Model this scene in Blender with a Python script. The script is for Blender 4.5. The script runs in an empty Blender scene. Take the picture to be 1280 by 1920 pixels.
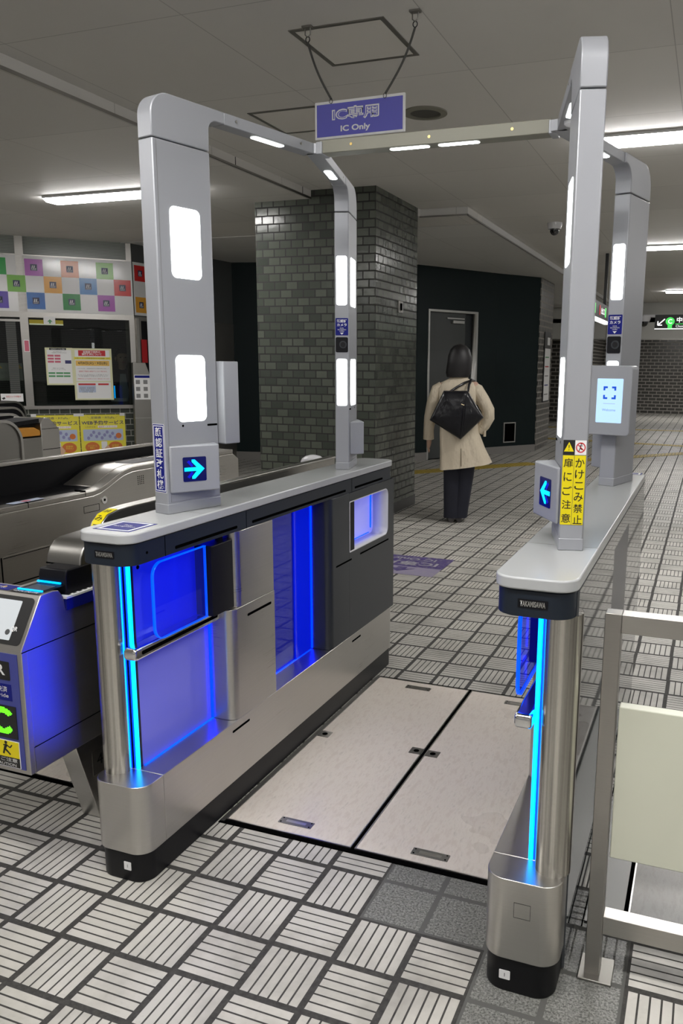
import bpy, bmesh, math, random
from mathutils import Vector, Matrix
random.seed(7)
V = Vector
SC = bpy.context.scene
COL = SC.collection
PI = math.pi
UPZ = V((0, 0, 1))

# ------------------------------------------------------------------ helpers
def set_tags(o, label=None, cat=None, group=None, kind=None):
    if label: o['label'] = label
    if cat: o['category'] = cat
    if group: o['group'] = group
    if kind: o['kind'] = kind
    return o

def thing(name, label, cat, loc=(0, 0, 0), group=None, kind=None):
    o = bpy.data.objects.new(name, None)
    o.empty_display_size = 0.05
    COL.objects.link(o)
    o.location = V(loc)
    set_tags(o, label, cat, group, kind)
    return o

def origin_of(parent):
    p = parent
    while p.parent: p = p.parent
    return V(p.location)

def finish_mesh(me, smooth=True, angle=35):
    if smooth:
        for f in me.polygons: f.use_smooth = True
        me.set_sharp_from_angle(angle=math.radians(angle))
    uv = me.uv_layers.new(name='UVMap') if not me.uv_layers else me.uv_layers[0]
    for f in me.polygons:
        n = f.normal
        if abs(n.z) > 0.8:
            for li in f.loop_indices:
                c = me.vertices[me.loops[li].vertex_index].co
                uv.data[li].uv = (c.x, c.y)
        else:
            t = V((-n.y, n.x, 0)).normalized()
            for li in f.loop_indices:
                c = me.vertices[me.loops[li].vertex_index].co
                uv.data[li].uv = (c.dot(t), c.z)

def obj(name, bm, mat, parent=None, bevel=0, label=None, smooth=True, kind=None, angle=35, loc=None, segs=2):
    """bm is in world coordinates; geometry is rebased on the parent's root (or on loc)."""
    bmesh.ops.recalc_face_normals(bm, faces=bm.faces[:])
    me = bpy.data.meshes.new(name)
    bm.to_mesh(me); bm.free()
    finish_mesh(me, smooth, angle)                       # UVs from world coordinates
    off = origin_of(parent) if parent else (V(loc) if loc is not None else V((0, 0, 0)))
    if off.length > 0: me.transform(Matrix.Translation(-off))
    mats = mat if isinstance(mat, (list, tuple)) else [mat]
    for m in mats: me.materials.append(m)
    o = bpy.data.objects.new(name, me)
    COL.objects.link(o)
    if parent: o.parent = parent
    elif loc is not None: o.location = V(loc)
    if bevel:
        b = o.modifiers.new('bevel', 'BEVEL'); b.width = bevel; b.segments = segs
        b.limit_method = 'ANGLE'; b.angle_limit = math.radians(40)
    if label: o['label'] = label
    if kind: o['kind'] = kind
    return o

def struct(name, bm, mat, **k):
    o = obj(name, bm, mat, smooth=k.pop('smooth', False), **k); o['kind'] = 'structure'; return o

def prism(bm, pts, vec):
    vec = V(vec); n = len(pts)
    a = [bm.verts.new(V(p)) for p in pts]
    b = [bm.verts.new(V(p) + vec) for p in pts]
    bm.faces.new(a[::-1]); bm.faces.new(b)
    for i in range(n):
        j = (i + 1) % n
        bm.faces.new((a[i], a[j], b[j], b[i]))
    return bm

def box(bm, x0, x1, y0, y1, z0, z1):
    prism(bm, [(x0, y0, z0), (x1, y0, z0), (x1, y1, z0), (x0, y1, z0)], (0, 0, z1 - z0)); return bm

def BM(): return bmesh.new()
def bx(*a): return box(BM(), *a)

def rr(x0, y0, x1, y1, r, n=6):
    """rounded rectangle polygon, r = radius or 4 radii (x0y0, x1y0, x1y1, x0y1)"""
    if not isinstance(r, (list, tuple)): r = (r,) * 4
    out = []
    for (cx, cy, a0, q) in ((x0, y0, PI, r[0]), (x1, y0, 1.5 * PI, r[1]), (x1, y1, 0, r[2]), (x0, y1, .5 * PI, r[3])):
        if q <= 0: out.append((cx, cy)); continue
        sx = 1 if cx == x0 else -1; sy = 1 if cy == y0 else -1
        ox, oy = cx + sx * q, cy + sy * q
        for k in range(n + 1):
            a = a0 + k / n * PI / 2
            out.append((ox + q * math.cos(a), oy + q * math.sin(a)))
    return out

class Frame:
    def __init__(s, o, x, up=(0, 0, 1)):
        s.o = V(o); s.x = V(x).normalized(); s.u = V(up).normalized(); s.n = s.x.cross(s.u).normalized()
    def p(s, a, b, d=0): return s.o + s.x * a + s.u * b + s.n * d

def fr(P0, P1):  # vertical frame from left point to right point (as the viewer sees it)
    P0 = V((P0[0], P0[1], 0)); P1 = V((P1[0], P1[1], 0))
    return Frame(P0, P1 - P0)

def plate(F, poly, d0, d1, bm=None):
    bm = bm or BM()
    return prism(bm, [F.p(a, b, d0) for a, b in poly], F.n * (d1 - d0))

def rect(x0, z0, x1, z1): return [(x0, z0), (x1, z0), (x1, z1), (x0, z1)]

def tube(bm, pts, r, n=10, cap=True):
    pts = [V(p) for p in pts]
    rs = r if isinstance(r, (list, tuple)) else [r] * len(pts)
    rings = []
    prev = None
    for i, p in enumerate(pts):
        if i == 0: t = pts[1] - p
        elif i == len(pts) - 1: t = p - pts[i - 1]
        else: t = (pts[i + 1] - p).normalized() + (p - pts[i - 1]).normalized()
        t.normalize()
        if prev is None:
            a = t.cross(V((0, 0, 1)))
            if a.length < .1: a = t.cross(V((1, 0, 0)))
        else: a = prev - t * prev.dot(t)
        a.normalize(); prev = a; b = t.cross(a)
        rings.append([bm.verts.new(p + (a * math.cos(2 * PI * k / n) + b * math.sin(2 * PI * k / n)) * rs[i]) for k in range(n)])
    for i in range(len(rings) - 1):
        for k in range(n):
            bm.faces.new((rings[i][k], rings[i][(k + 1) % n], rings[i + 1][(k + 1) % n], rings[i + 1][k]))
    if cap: bm.faces.new(rings[0][::-1]); bm.faces.new(rings[-1])
    return bm

def loft(bm, rings, cap=True):
    R = [[bm.verts.new(V(p)) for p in ring] for ring in rings]
    n = len(R[0])
    for i in range(len(R) - 1):
        for k in range(n):
            bm.faces.new((R[i][k], R[i][(k + 1) % n], R[i + 1][(k + 1) % n], R[i + 1][k]))
    if cap: bm.faces.new(R[0][::-1]); bm.faces.new(R[-1])
    return bm

def lathe(bm, c, prof, n=24, axis=None):
    c = V(c)
    rings = []
    for r, h in prof:
        rings.append([c + V((max(r, 1e-5) * math.cos(2 * PI * k / n), max(r, 1e-5) * math.sin(2 * PI * k / n), h)) for k in range(n)])
    return loft(bm, rings)

def curve_plate(F, loops, d0, d1):
    """plate with holes (first loop outer, others holes)"""
    cu = bpy.data.curves.new('tmp', 'CURVE'); cu.dimensions = '2D'; cu.fill_mode = 'BOTH'; cu.extrude = abs(d1 - d0) / 2
    for lp in loops:
        s = cu.splines.new('POLY'); s.points.add(len(lp) - 1); s.use_cyclic_u = True
        for i, (a, b) in enumerate(lp): s.points[i].co = (a, b, 0, 1)
    o = bpy.data.objects.new('tmp', cu)
    me = bpy.data.meshes.new_from_object(o)
    bm = BM(); bm.from_mesh(me)
    bmesh.ops.remove_doubles(bm, verts=bm.verts[:], dist=1e-6)
    for v in bm.verts: v.co = F.p(v.co.x, v.co.y, v.co.z + (d0 + d1) / 2)
    bpy.data.objects.remove(o); bpy.data.curves.remove(cu); bpy.data.meshes.remove(me)
    return bm

def text(name, s, F, a, b, size, mat, parent, d=.0012, bold=0., align='CENTER', sx=1., italic=0., space=1., line=1., label=None, spacing=1., width=None, height=None):
    cu = bpy.data.curves.new('t', 'FONT'); cu.body = s; cu.size = 1; cu.align_x = align; cu.align_y = 'CENTER'
    cu.offset = bold; cu.shear = italic; cu.space_character = spacing; cu.space_line = line; cu.resolution_u = 3
    o = bpy.data.objects.new('t', cu); COL.objects.link(o)
    dg = bpy.context.evaluated_depsgraph_get()
    me = bpy.data.meshes.new_from_object(o.evaluated_get(dg), depsgraph=dg)
    bpy.data.objects.remove(o); bpy.data.curves.remove(cu)
    xs = [v.co.x for v in me.vertices] or [0, 1]; ys = [v.co.y for v in me.vertices] or [0, 1]
    w, h = max(xs) - min(xs), max(ys) - min(ys)
    kx = size * sx; ky = size
    if width: kx = width / w
    if height: ky = height / h
    if width and not height and not size: ky = kx
    cx, cy = (max(xs) + min(xs)) / 2, (max(ys) + min(ys)) / 2
    if align == 'LEFT': cx = min(xs)
    bm = BM(); bm.from_mesh(me); bpy.data.meshes.remove(me)
    for v in bm.verts: v.co = F.p(a + (v.co.x - cx) * kx, b + (v.co.y - cy) * ky, d)
    if bm.faces:
        bm.faces.ensure_lookup_table(); bm.normal_update()
        if bm.faces[0].normal.dot(F.n) < 0: bmesh.ops.reverse_faces(bm, faces=bm.faces[:])
    me = bpy.data.meshes.new(name); bm.to_mesh(me); bm.free()
    me.transform(Matrix.Translation(-origin_of(parent)))
    me.materials.append(mat)
    ob = bpy.data.objects.new(name, me); COL.objects.link(ob); ob.parent = parent
    if label: ob['label'] = label
    return ob

# ------------------------------------------------------------------ materials
def M(name, col, rough=.5, metal=0., spec=.5, emit=None, es=0., coat=0., ior=None, alpha=None):
    m = bpy.data.materials.new(name); m.use_nodes = True
    b = m.node_tree.nodes['Principled BSDF']
    b.inputs['Base Color'].default_value = (*col, 1); b.inputs['Roughness'].default_value = rough
    b.inputs['Metallic'].default_value = metal
    b.inputs['Specular IOR Level'].default_value = spec
    if coat: b.inputs['Coat Weight'].default_value = coat; b.inputs['Coat Roughness'].default_value = .05
    if ior: b.inputs['IOR'].default_value = ior
    if emit: b.inputs['Emission Color'].default_value = (*emit, 1); b.inputs['Emission Strength'].default_value = es
    if alpha is not None: b.inputs['Alpha'].default_value = alpha
    return m

class N:
    def __init__(s, m): s.t = m.node_tree; s.b = s.t.nodes.get('Principled BSDF')
    def n(s, ty, **k):
        x = s.t.nodes.new(ty)
        for a, b in k.items(): setattr(x, a, b)
        return x
    def l(s, a, b): s.t.links.new(a, b)
    def math(s, op, a, b=None, c=None):
        x = s.n('ShaderNodeMath', operation=op)
        for i, v in enumerate((a, b, c)):
            if v is None: continue
            if isinstance(v, (int, float)): x.inputs[i].default_value = v
            else: s.l(v, x.inputs[i])
        return x.outputs[0]
    def mix(s, f, a, b):
        x = s.n('ShaderNodeMix', data_type='RGBA')
        for k, v in ((0, f), (6, a), (7, b)):
            if isinstance(v, (int, float)): x.inputs[k].default_value = v
            elif isinstance(v, tuple): x.inputs[k].default_value = (*v, 1) if len(v) == 3 else v
            else: s.l(v, x.inputs[k])
        return x.outputs[2]
    def noise(s, vec, scale, detail=3, rough=.5):
        x = s.n('ShaderNodeTexNoise'); x.inputs['Scale'].default_value = scale; x.inputs['Detail'].default_value = detail; x.inputs['Roughness'].default_value = rough
        if vec is not None: s.l(vec, x.inputs['Vector'])
        return x.outputs['Fac']
    def ramp(s, f, p0, p1, c0=(0, 0, 0), c1=(1, 1, 1)):
        x = s.n('ShaderNodeValToRGB'); s.l(f, x.inputs[0])
        x.color_ramp.elements[0].position = p0; x.color_ramp.elements[1].position = p1
        x.color_ramp.elements[0].color = (*c0, 1); x.color_ramp.elements[1].color = (*c1, 1)
        return x.outputs[0]
    def bump(s, h, strength=.3, dist=.002):
        x = s.n('ShaderNodeBump'); x.inputs['Strength'].default_value = strength; x.inputs['Distance'].default_value = dist
        s.l(h, x.inputs['Height']); s.l(x.outputs[0], s.b.inputs['Normal'])
    def uv(s): return s.n('ShaderNodeUVMap', uv_map='UVMap').outputs[0]
    def scale(s, v, sc):
        x = s.n('ShaderNodeMapping'); x.inputs['Scale'].default_value = sc; s.l(v, x.inputs['Vector']); return x.outputs[0]

def steel(name, col=(.53, .515, .485), rough=.3, grain=(2, 2, 420), amp=.3):
    m = M(name, col, rough, 1.); k = N(m); oc = k.n('ShaderNodeTexCoord').outputs['Object']
    g = k.noise(k.scale(oc, grain), 1, 3, .6)
    big = k.noise(oc, 4, 3)
    k.l(k.math('ADD', k.math('MULTIPLY', g, .10), k.math('ADD', k.math('MULTIPLY', big, .10), rough - .10)), k.b.inputs['Roughness'])
    c = k.mix(k.math('ADD', k.math('MULTIPLY', g, .6), k.math('MULTIPLY', big, .4)), tuple(x * .86 for x in col), tuple(min(1, x * 1.12) for x in col))
    k.l(c, k.b.inputs['Base Color'])
    k.bump(g, amp * .15, .0002)
    return m

m_steel = steel('brushed_steel')
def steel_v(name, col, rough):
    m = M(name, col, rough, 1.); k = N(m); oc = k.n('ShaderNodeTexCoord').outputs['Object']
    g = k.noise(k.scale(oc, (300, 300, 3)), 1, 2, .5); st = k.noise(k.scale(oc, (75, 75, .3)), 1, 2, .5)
    k.l(k.mix(k.math('ADD', k.math('MULTIPLY', g, .15), k.math('MULTIPLY', k.ramp(st, .36, .64), .85)), tuple(x * .42 for x in col), tuple(min(1, x * 1.3) for x in col)), k.b.inputs['Base Color'])  # light and dark streaks of mirrored surroundings are put into the colour
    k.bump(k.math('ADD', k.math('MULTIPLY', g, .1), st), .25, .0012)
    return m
m_steel_v = steel_v('brushed_steel_painted_reflections', (.56, .54, .50), .22)
m_steel_d2 = steel('rail_steel', (.40, .385, .36), .33)
m_steel_rough = steel('satin_steel', (.50, .48, .45), .46)
m_steel_d = steel('dull_steel', (.30, .29, .27), .38)
m_chrome = M('polished_chrome', (.75, .75, .75), .12, 1.)
m_paint = M('silver_paint', (.33, .34, .365), .38, .25)
m_beige = M('champagne_paint', (.21, .205, .165), .5, .1)
m_slab = M('pale_grey_counter', (.41, .42, .425), .2, 0)
m_navy = M('navy_black_trim', (.010, .015, .024), .38, 0, .35)
m_char = M('charcoal_panel', (.035, .04, .045), .33, .3)
m_black = M('black_plastic', (.005, .005, .007), .45, 0, .2)
m_hole = M('black_slot', (.002, .002, .002), .9, 0, 0)
m_plinth = M('black_plinth', (.005, .005, .006), .4, 0, .25)
m_white = M('white_label', (.75, .75, .75), .5)
m_steel_dark = steel('dark_dull_steel', (.16, .16, .155), .4)
m_whitegloss = M('white_gloss', (.7, .7, .72), .2)
m_lightwhite = M('light_panel_white', (1, 1, 1), .5, emit=(.95, 1, .97), es=6)
m_fix = M('fixture_tube_white', (1, 1, 1), .5, emit=(1, .98, .96), es=50)
m_cyan = M('cyan_light_strip', (0, .2, .5), .3, emit=(0, .33, 1), es=5)
m_blue = M('blue_light_strip', (0, .02, .4), .3, emit=(0, .03, 1), es=3.5)
m_bluehot = M('blue_led_edge', (0, .02, .4), .3, emit=(.0, .008, 1), es=9)
m_bluehot2 = M('blue_outer_strip', (0, .02, .4), .3, emit=(.0, .02, 1), es=22)
m_edge = M('blue_glass_edge', (0, .05, .6), .2, emit=(.0, .10, 1), es=1.2)
m_led = M('sky_blue_led', (0, .2, .5), .3, emit=(0, .35, 1), es=2)
m_arrow = M('cyan_arrow', (0, .3, .8), .3, emit=(0, .5, 1), es=1.6)
m_arrow_dim = M('dim_blue_arrow', (0, 0, .3), .3, emit=(0, .0, .7), es=.6)
m_arrow_bg = M('dark_blue_screen', (.002, .004, .05), .2, emit=(0, .0, .1), es=.4)
m_signblue = M('deep_blue_print', (.006, .010, .17), .5, 0, .2)
m_yellow = M('yellow_print', (.72, .60, .0), .45)
m_blk = M('black_print', (.006, .006, .006), .5)
m_red = M('red_print', (.5, .01, .015), .5)
m_screen = M('pale_blue_screen', (.3, .5, .7), .2, emit=(.50, .70, .85), es=.72)
m_screenblue = M('screen_blue_mark', (.0, .05, .4), .3, emit=(0, .06, .5), es=.8)
m_screengrey = M('screen_grey_text', (.1, .2, .4), .3, emit=(.1, .22, .45), es=.6)
m_lens = M('camera_lens_glass', (.004, .004, .006), .05, coat=1)
m_cream = M('cream_board', (.60, .61, .50), .35)
m_green = M('dark_green_wall', (.002, .009, .010), .5, 0, .25)
m_base = M('grey_baseboard', (.22, .21, .2), .3)
m_grey = M('grey_door', (.06, .065, .065), .45)
m_alu = M('aluminium_frame', (.5, .5, .48), .35, .9)
m_plaster = M('white_bulkhead', (.5, .5, .47), .6)

# translucent blue flap glass
def glassy(name, tint, tr, rough=.02, emit=None, es=0., ior=1.5, dcol=None):
    m = bpy.data.materials.new(name); m.use_nodes = True; k = N(m); t = k.t
    t.nodes.remove(k.b)
    out = t.nodes['Material Output']
    tp = k.n('ShaderNodeBsdfTransparent'); tp.inputs[0].default_value = (*tint, 1)
    gl = k.n('ShaderNodeBsdfGlossy'); gl.inputs['Roughness'].default_value = rough
    df = k.n('ShaderNodeBsdfDiffuse'); df.inputs[0].default_value = (*(dcol or tint), 1)
    f = k.n('ShaderNodeFresnel'); f.inputs[0].default_value = ior
    m1 = k.n('ShaderNodeMixShader'); m1.inputs[0].default_value = tr
    k.l(df.outputs[0], m1.inputs[1]); k.l(tp.outputs[0], m1.inputs[2])
    last = m1.outputs[0]
    if emit:
        e = k.n('ShaderNodeEmission'); e.inputs[0].default_value = (*emit, 1); e.inputs[1].default_value = es
        a = k.n('ShaderNodeAddShader'); k.l(last, a.inputs[0]); k.l(e.outputs[0], a.inputs[1]); last = a.outputs[0]
    m2 = k.n('ShaderNodeMixShader'); gb = k.n('ShaderNodeNewGeometry'); k.l(k.math('MULTIPLY', f.outputs[0], k.math('SUBTRACT', 1, gb.outputs['Backfacing'])), m2.inputs[0]); k.l(last, m2.inputs[1]); k.l(gl.outputs[0], m2.inputs[2])
    k.l(m2.outputs[0], out.inputs[0])
    return m
m_flap = glassy('edge_lit_flap_glass', (.62, .68, 1), .95, emit=(0, .01, 1), es=.07, dcol=(.1, .15, .9))
m_pane = M('frosted_blue_backing', (.21, .22, .70), .12, 0, .6, emit=(.01, .02, 1), es=.15)
m_pane_up = M('edge_lit_blue_backing', (.06, .08, .6), .1, 0, .6, emit=(.0, .01, 1), es=.33)
m_guide = M('blue_light_guide', (.0, .01, .5), .08, 0, .6, emit=(.0, .012, 1), es=.45)
m_window = glassy('office_window_glass', (.62, .66, .63), .97, .01, ior=1.55, dcol=(.1, .1, .1))
m_outer = M('smoked_gloss_panel', (.08, .085, .09), .03, 0, .5, ior=1.5)
m_outernavy = M('navy_gloss_panel', (.006, .01, .04), .25)

def brick_mat(name, c1, c2, mort, bw, bh, ms=.008, rough=.25):
    m = M(name, c1, rough); k = N(m); uv = k.uv()
    b = k.n('ShaderNodeTexBrick'); k.l(uv, b.inputs['Vector'])
    b.inputs['Scale'].default_value = 1; b.inputs['Brick Width'].default_value = bw; b.inputs['Row Height'].default_value = bh
    b.inputs['Mortar Size'].default_value = ms / 2; b.inputs['Mortar Smooth'].default_value = .1; b.inputs['Bias'].default_value = -.2
    b.inputs['Color1'].default_value = (*c1, 1); b.inputs['Color2'].default_value = (*c2, 1); b.inputs['Mortar'].default_value = (*mort, 1)
    nz = k.noise(k.scale(uv, (1, 1, 1)), 9, 4, .7)
    col = k.mix(k.math('MULTIPLY', nz, .35), b.outputs['Color'], tuple(x * .35 for x in c1))
    k.l(col, k.b.inputs['Base Color'])
    inv = k.math('SUBTRACT', 1, b.outputs['Fac'])
    k.l(k.math('ADD', k.math('MULTIPLY', b.outputs['Fac'], .5), rough), k.b.inputs['Roughness'])
    k.bump(k.math('ADD', inv, k.math('MULTIPLY', k.noise(uv, 14, 2), .5)), .7, .004)
    return m
m_pillar = brick_mat('glazed_green_tile', (.10, .112, .09), (.035, .043, .036), (.008, .007, .006), .118, .0725, .013, .2)
m_darkbrick = brick_mat('dark_brown_brick', (.05, .047, .04), (.03, .028, .024), (.32, .30, .27), .235, .10, .026, .35)
m_officebrick = brick_mat('office_green_tile', (.035, .042, .032), (.028, .034, .026), (.33, .33, .30), .118, .0725, .009, .3)

# parquet-pattern ceramic floor
def floor_mat():
    m = M('ribbed_floor_tile', (.4, .39, .36), .35); k = N(m)
    uv = k.uv(); s = k.n('ShaderNodeSeparateXYZ'); k.l(uv, s.inputs[0])
    T = .17
    px = k.math('DIVIDE', k.math('ADD', s.outputs[0], .098), T); py = k.math('DIVIDE', k.math('SUBTRACT', s.outputs[1], .10), T)
    ix = k.math('FLOOR', px); iy = k.math('FLOOR', py); fx = k.math('FRACT', px); fy = k.math('FRACT', py)
    par = k.math('FLOORED_MODULO', k.math('ADD', ix, iy), 2.)
    # par 0 -> bars along X (stripes across y)
    c = k.math('ADD', k.math('MULTIPLY', par, fx), k.math('MULTIPLY', k.math('SUBTRACT', 1, par), fy))
    ci = k.math('MULTIPLY', k.math('SUBTRACT', c, .045), 6 / .91)
    cf = k.math('FRACT', ci)
    groove = k.math('GREATER_THAN', k.math('ABSOLUTE', k.math('SUBTRACT', cf, .5)), .41)
    ex = k.math('GREATER_THAN', k.math('ABSOLUTE', k.math('SUBTRACT', fx, .5)), .457)
    ey = k.math('GREATER_THAN', k.math('ABSOLUTE', k.math('SUBTRACT', fy, .5)), .457)
    edge = k.math('MAXIMUM', ex, ey)
    mask = k.math('MAXIMUM', groove, edge)
    # plain granite replacement tiles beside the right gate
    def rng(v, a, b): return k.math('MULTIPLY', k.math('GREATER_THAN', v, a), k.math('LESS_THAN', v, b))
    gr = k.math('MAXIMUM', k.math('MULTIPLY', rng(ix, 1.5, 3.5), rng(iy, -.5, 2.5)), k.math('MULTIPLY', rng(ix, 3.5, 5.5), rng(iy, -3.5, 1.5)))
    bar = k.n('ShaderNodeCombineXYZ'); k.l(k.math('ADD', ix, k.math('MULTIPLY', par, k.math('MULTIPLY', k.math('FLOOR', ci), .13))), bar.inputs[0]); k.l(k.math('ADD', iy, k.math('MULTIPLY', k.math('FLOOR', ci), .117)), bar.inputs[1])
    wn = k.n('ShaderNodeTexWhiteNoise', noise_dimensions='2D'); k.l(bar.outputs[0], wn.inputs[0])
    dirt = k.noise(uv, 3.2, 5, .65); fine = k.noise(uv, 60, 4, .7)
    tile = k.mix(k.math('MULTIPLY', wn.outputs[0], .35), (.52, .50, .455), (.40, .385, .345))
    tile = k.mix(k.math('MULTIPLY', k.ramp(dirt, .45, .70), .60), tile, (.20, .19, .165))
    tile = k.mix(k.math('MULTIPLY', k.ramp(fine, .55, .8), .25), tile, (.2, .19, .17))
    grout = k.mix(k.ramp(fine, .3, .7), (.018, .017, .015), (.055, .052, .047))
    par_col = k.mix(mask, tile, grout)
    gran = k.mix(k.ramp(k.noise(uv, 170, 2, .8), .35, .65), (.05, .05, .045), (.27, .27, .25))
    gran = k.mix(edge, gran, (.09, .09, .083))
    col = k.mix(gr, par_col, gran)
    k.l(col, k.b.inputs['Base Color'])
    k.l(k.math('ADD', k.math('MULTIPLY', mask, .35), k.math('ADD', .26, k.math('MULTIPLY', dirt, .22))), k.b.inputs['Roughness'])
    hgt = k.math('SUBTRACT', 1, k.math('MULTIPLY', mask, k.math('SUBTRACT', 1, k.math('MULTIPLY', gr, .8))))
    k.bump(hgt, .6, .003)
    return m
m_floor = floor_mat()

def plate_mat(name, a, b, c):
    m = M(name, a, .3); k = N(m); uv = k.uv()
    mp = k.n('ShaderNodeMapping'); mp.inputs['Rotation'].default_value = (0, 0, .35); mp.inputs['Scale'].default_value = (34, 10, 1); k.l(uv, mp.inputs[0])
    n1 = k.noise(mp.outputs[0], 1.6, 6, .7); n2 = k.noise(uv, 2.5, 3)
    col = k.mix(k.ramp(n1, .4, .6), a, b); col = k.mix(k.math('MULTIPLY', k.ramp(n1, .52, .68), .45), col, c)
    col = k.mix(k.math('MULTIPLY', n2, .35), col, tuple(x * .75 for x in a))
    k.l(col, k.b.inputs['Base Color']); k.l(k.math('ADD', .2, k.math('MULTIPLY', n2, .2)), k.b.inputs['Roughness'])
    return m
m_marble = plate_mat('beige_marbled_vinyl', (.66, .585, .51), (.80, .74, .66), (.30, .235, .18))
m_scuff = plate_mat('scuffed_grey_vinyl', (.26, .24, .22), (.33, .31, .29), (.15, .14, .13))

def ceil_mat(name, base, x0, px, y0, py, dark=.35):
    m = M(name, base, .55); k = N(m); uv = k.uv(); s = k.n('ShaderNodeSeparateXYZ'); k.l(uv, s.inputs[0])
    fx = k.math('FRACT', k.math('DIVIDE', k.math('SUBTRACT', s.outputs[0], x0), px)); fy = k.math('FRACT', k.math('DIVIDE', k.math('SUBTRACT', s.outputs[1], y0), py))
    lx = k.math('LESS_THAN', fx, .005 / px); ly = k.math('LESS_THAN', fy, .005 / py)
    line = k.math('MAXIMUM', lx, ly)
    n = k.noise(uv, 1.3, 4, .6); sp = k.noise(uv, 55, 2, .5)
    col = k.mix(k.math('MULTIPLY', n, .3), base, tuple(v * .72 for v in base))
    cv = k.n('ShaderNodeCombineXYZ'); k.l(k.math('FLOOR', k.math('DIVIDE', k.math('SUBTRACT', s.outputs[0], x0), px * 2)), cv.inputs[0]); k.l(k.math('FLOOR', k.math('DIVIDE', k.math('SUBTRACT', s.outputs[1], y0), py)), cv.inputs[1])
    wn = k.n('ShaderNodeTexWhiteNoise', noise_dimensions='2D'); k.l(cv.outputs[0], wn.inputs[0])
    col = k.mix(k.math('MULTIPLY', wn.outputs[0], .22), col, tuple(v * .6 for v in base))
    spots = k.math('MULTIPLY', k.ramp(sp, .76, .78), k.ramp(n, .5, .62))
    col = k.mix(k.math('MULTIPLY', spots, .6), col, tuple(v * .3 for v in base))
    col = k.mix(k.math('MULTIPLY', line, k.math('ADD', .35, k.math('MULTIPLY', n, .5))), col, tuple(v * dark for v in base))
    k.l(col, k.b.inputs['Base Color']); return m
m_ceil = ceil_mat('ceiling_panels', (.70, .685, .655), -.30, 1.02, 1.70, 1.07)
m_ceil_low = ceil_mat('low_ceiling_panels', (.70, .685, .655), -3.5, 1.02, 1.75, 1.07)
m_ceil_pale = ceil_mat('pale_soffit', (.66, .66, .65), -.30, 1.8, 1.70, 3.0)

# ================================================================== SETTING
XL, XR, L, W = -.3584, .6026, 1.8855, .176
ZC = 2.952; ZLOW = 2.88
def quad(pts):
    bm = BM(); bm.faces.new([bm.verts.new(V(p)) for p in pts]); return bm
def slabpoly(pts, z0, z1): return prism(BM(), [(x, y, z0) for x, y in pts], (0, 0, z1 - z0))

# floor with the two plate pits left as part of the plane (plates sit 2 mm proud)
struct('floor', bx(-12, 9, -8, 30, -.1, 0), m_floor)
# main ceiling and lowered ceilings
struct('ceiling', slabpoly([(-2.45, -8), (9, -8), (9, 19.2), (-1.34, 19.2), (-1.34, 6.33), (-1.83, 6.33), (-1.83, 5.195), (-2.45, 5.195)], ZC, ZC + .1), m_ceil)
struct('ceiling', slabpoly([(-12, -8), (-2.45, -8), (-2.45, 5.195), (-3.02, 5.195), (-3.02, 6.28), (-1.83, 6.28), (-1.83, 6.36), (-1.34, 6.36), (-1.34, 6.9), (-12, 6.9)], ZLOW, ZLOW + .2), m_ceil_low)
struct('ceiling', slabpoly([(-12, 6.9), (-1.34, 6.9), (-1.34, 19.2), (-12, 19.2)], ZLOW - .004, ZLOW + .2), m_ceil_pale)
struct('trim_1', bx(-2.458, -2.445, -8, 5.195, ZLOW - .004, ZLOW + .012), m_steel_d)
struct('trim_2', bx(-1.346, -1.334, 6.36, 19.2, ZLOW - .008, ZLOW + .008), m_steel_d)
struct('trim_3', bx(-1.83, -1.336, 6.335, 6.347, ZLOW - .008, ZLOW + .006), m_steel_d)
for i, yy in enumerate((-.9, 1.75, 2.85, 3.95, 5.03)):
    struct('trim_%d' % (4 + i), bx(-2.4495, -2.4475, yy, yy + .006, ZLOW + .01, ZC - .002), m_hole)
# bulkhead + far wall
struct('wall_bulkhead', bx(-12, 9, 19.2, 19.35, 2.1, ZC + .1), m_plaster)
struct('ceiling', slabpoly([(-12, 19.2), (9, 19.2), (9, 30), (-12, 30)], 2.5, 2.6), m_ceil_pale)
for i, xx in enumerate((-5.4, -3.4, -1.5, .45, 2.4)):
    struct('trim_%d' % (10 + i), bx(xx, xx + .012, 19.19, 19.2, 2.1, ZC), m_steel_d)
struct('trim_16', bx(-12, 9, 19.185, 19.2, 2.085, 2.11), m_steel_d)
struct('wall_back', bx(-2.3, 9, 25.36, 25.5, 0, 2.5), m_darkbrick)
struct('wall_back_left', bx(-12, -2.3, 19.9, 25.5, 0, 2.5), m_darkbrick)
struct('wall_left', bx(-12, -11.9, -8, 30, 0, ZC), m_darkbrick)
# tiled pillar
struct('wall_pillar', bx(-3.022, -1.825, 5.195, 6.275, 0, ZC + .02), m_pillar)
struct('baseboard_pillar', bx(-3.03, -1.818, 5.188, 6.282, 0, .10), M('pillar_base', (.03, .03, .028), .35))
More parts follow.
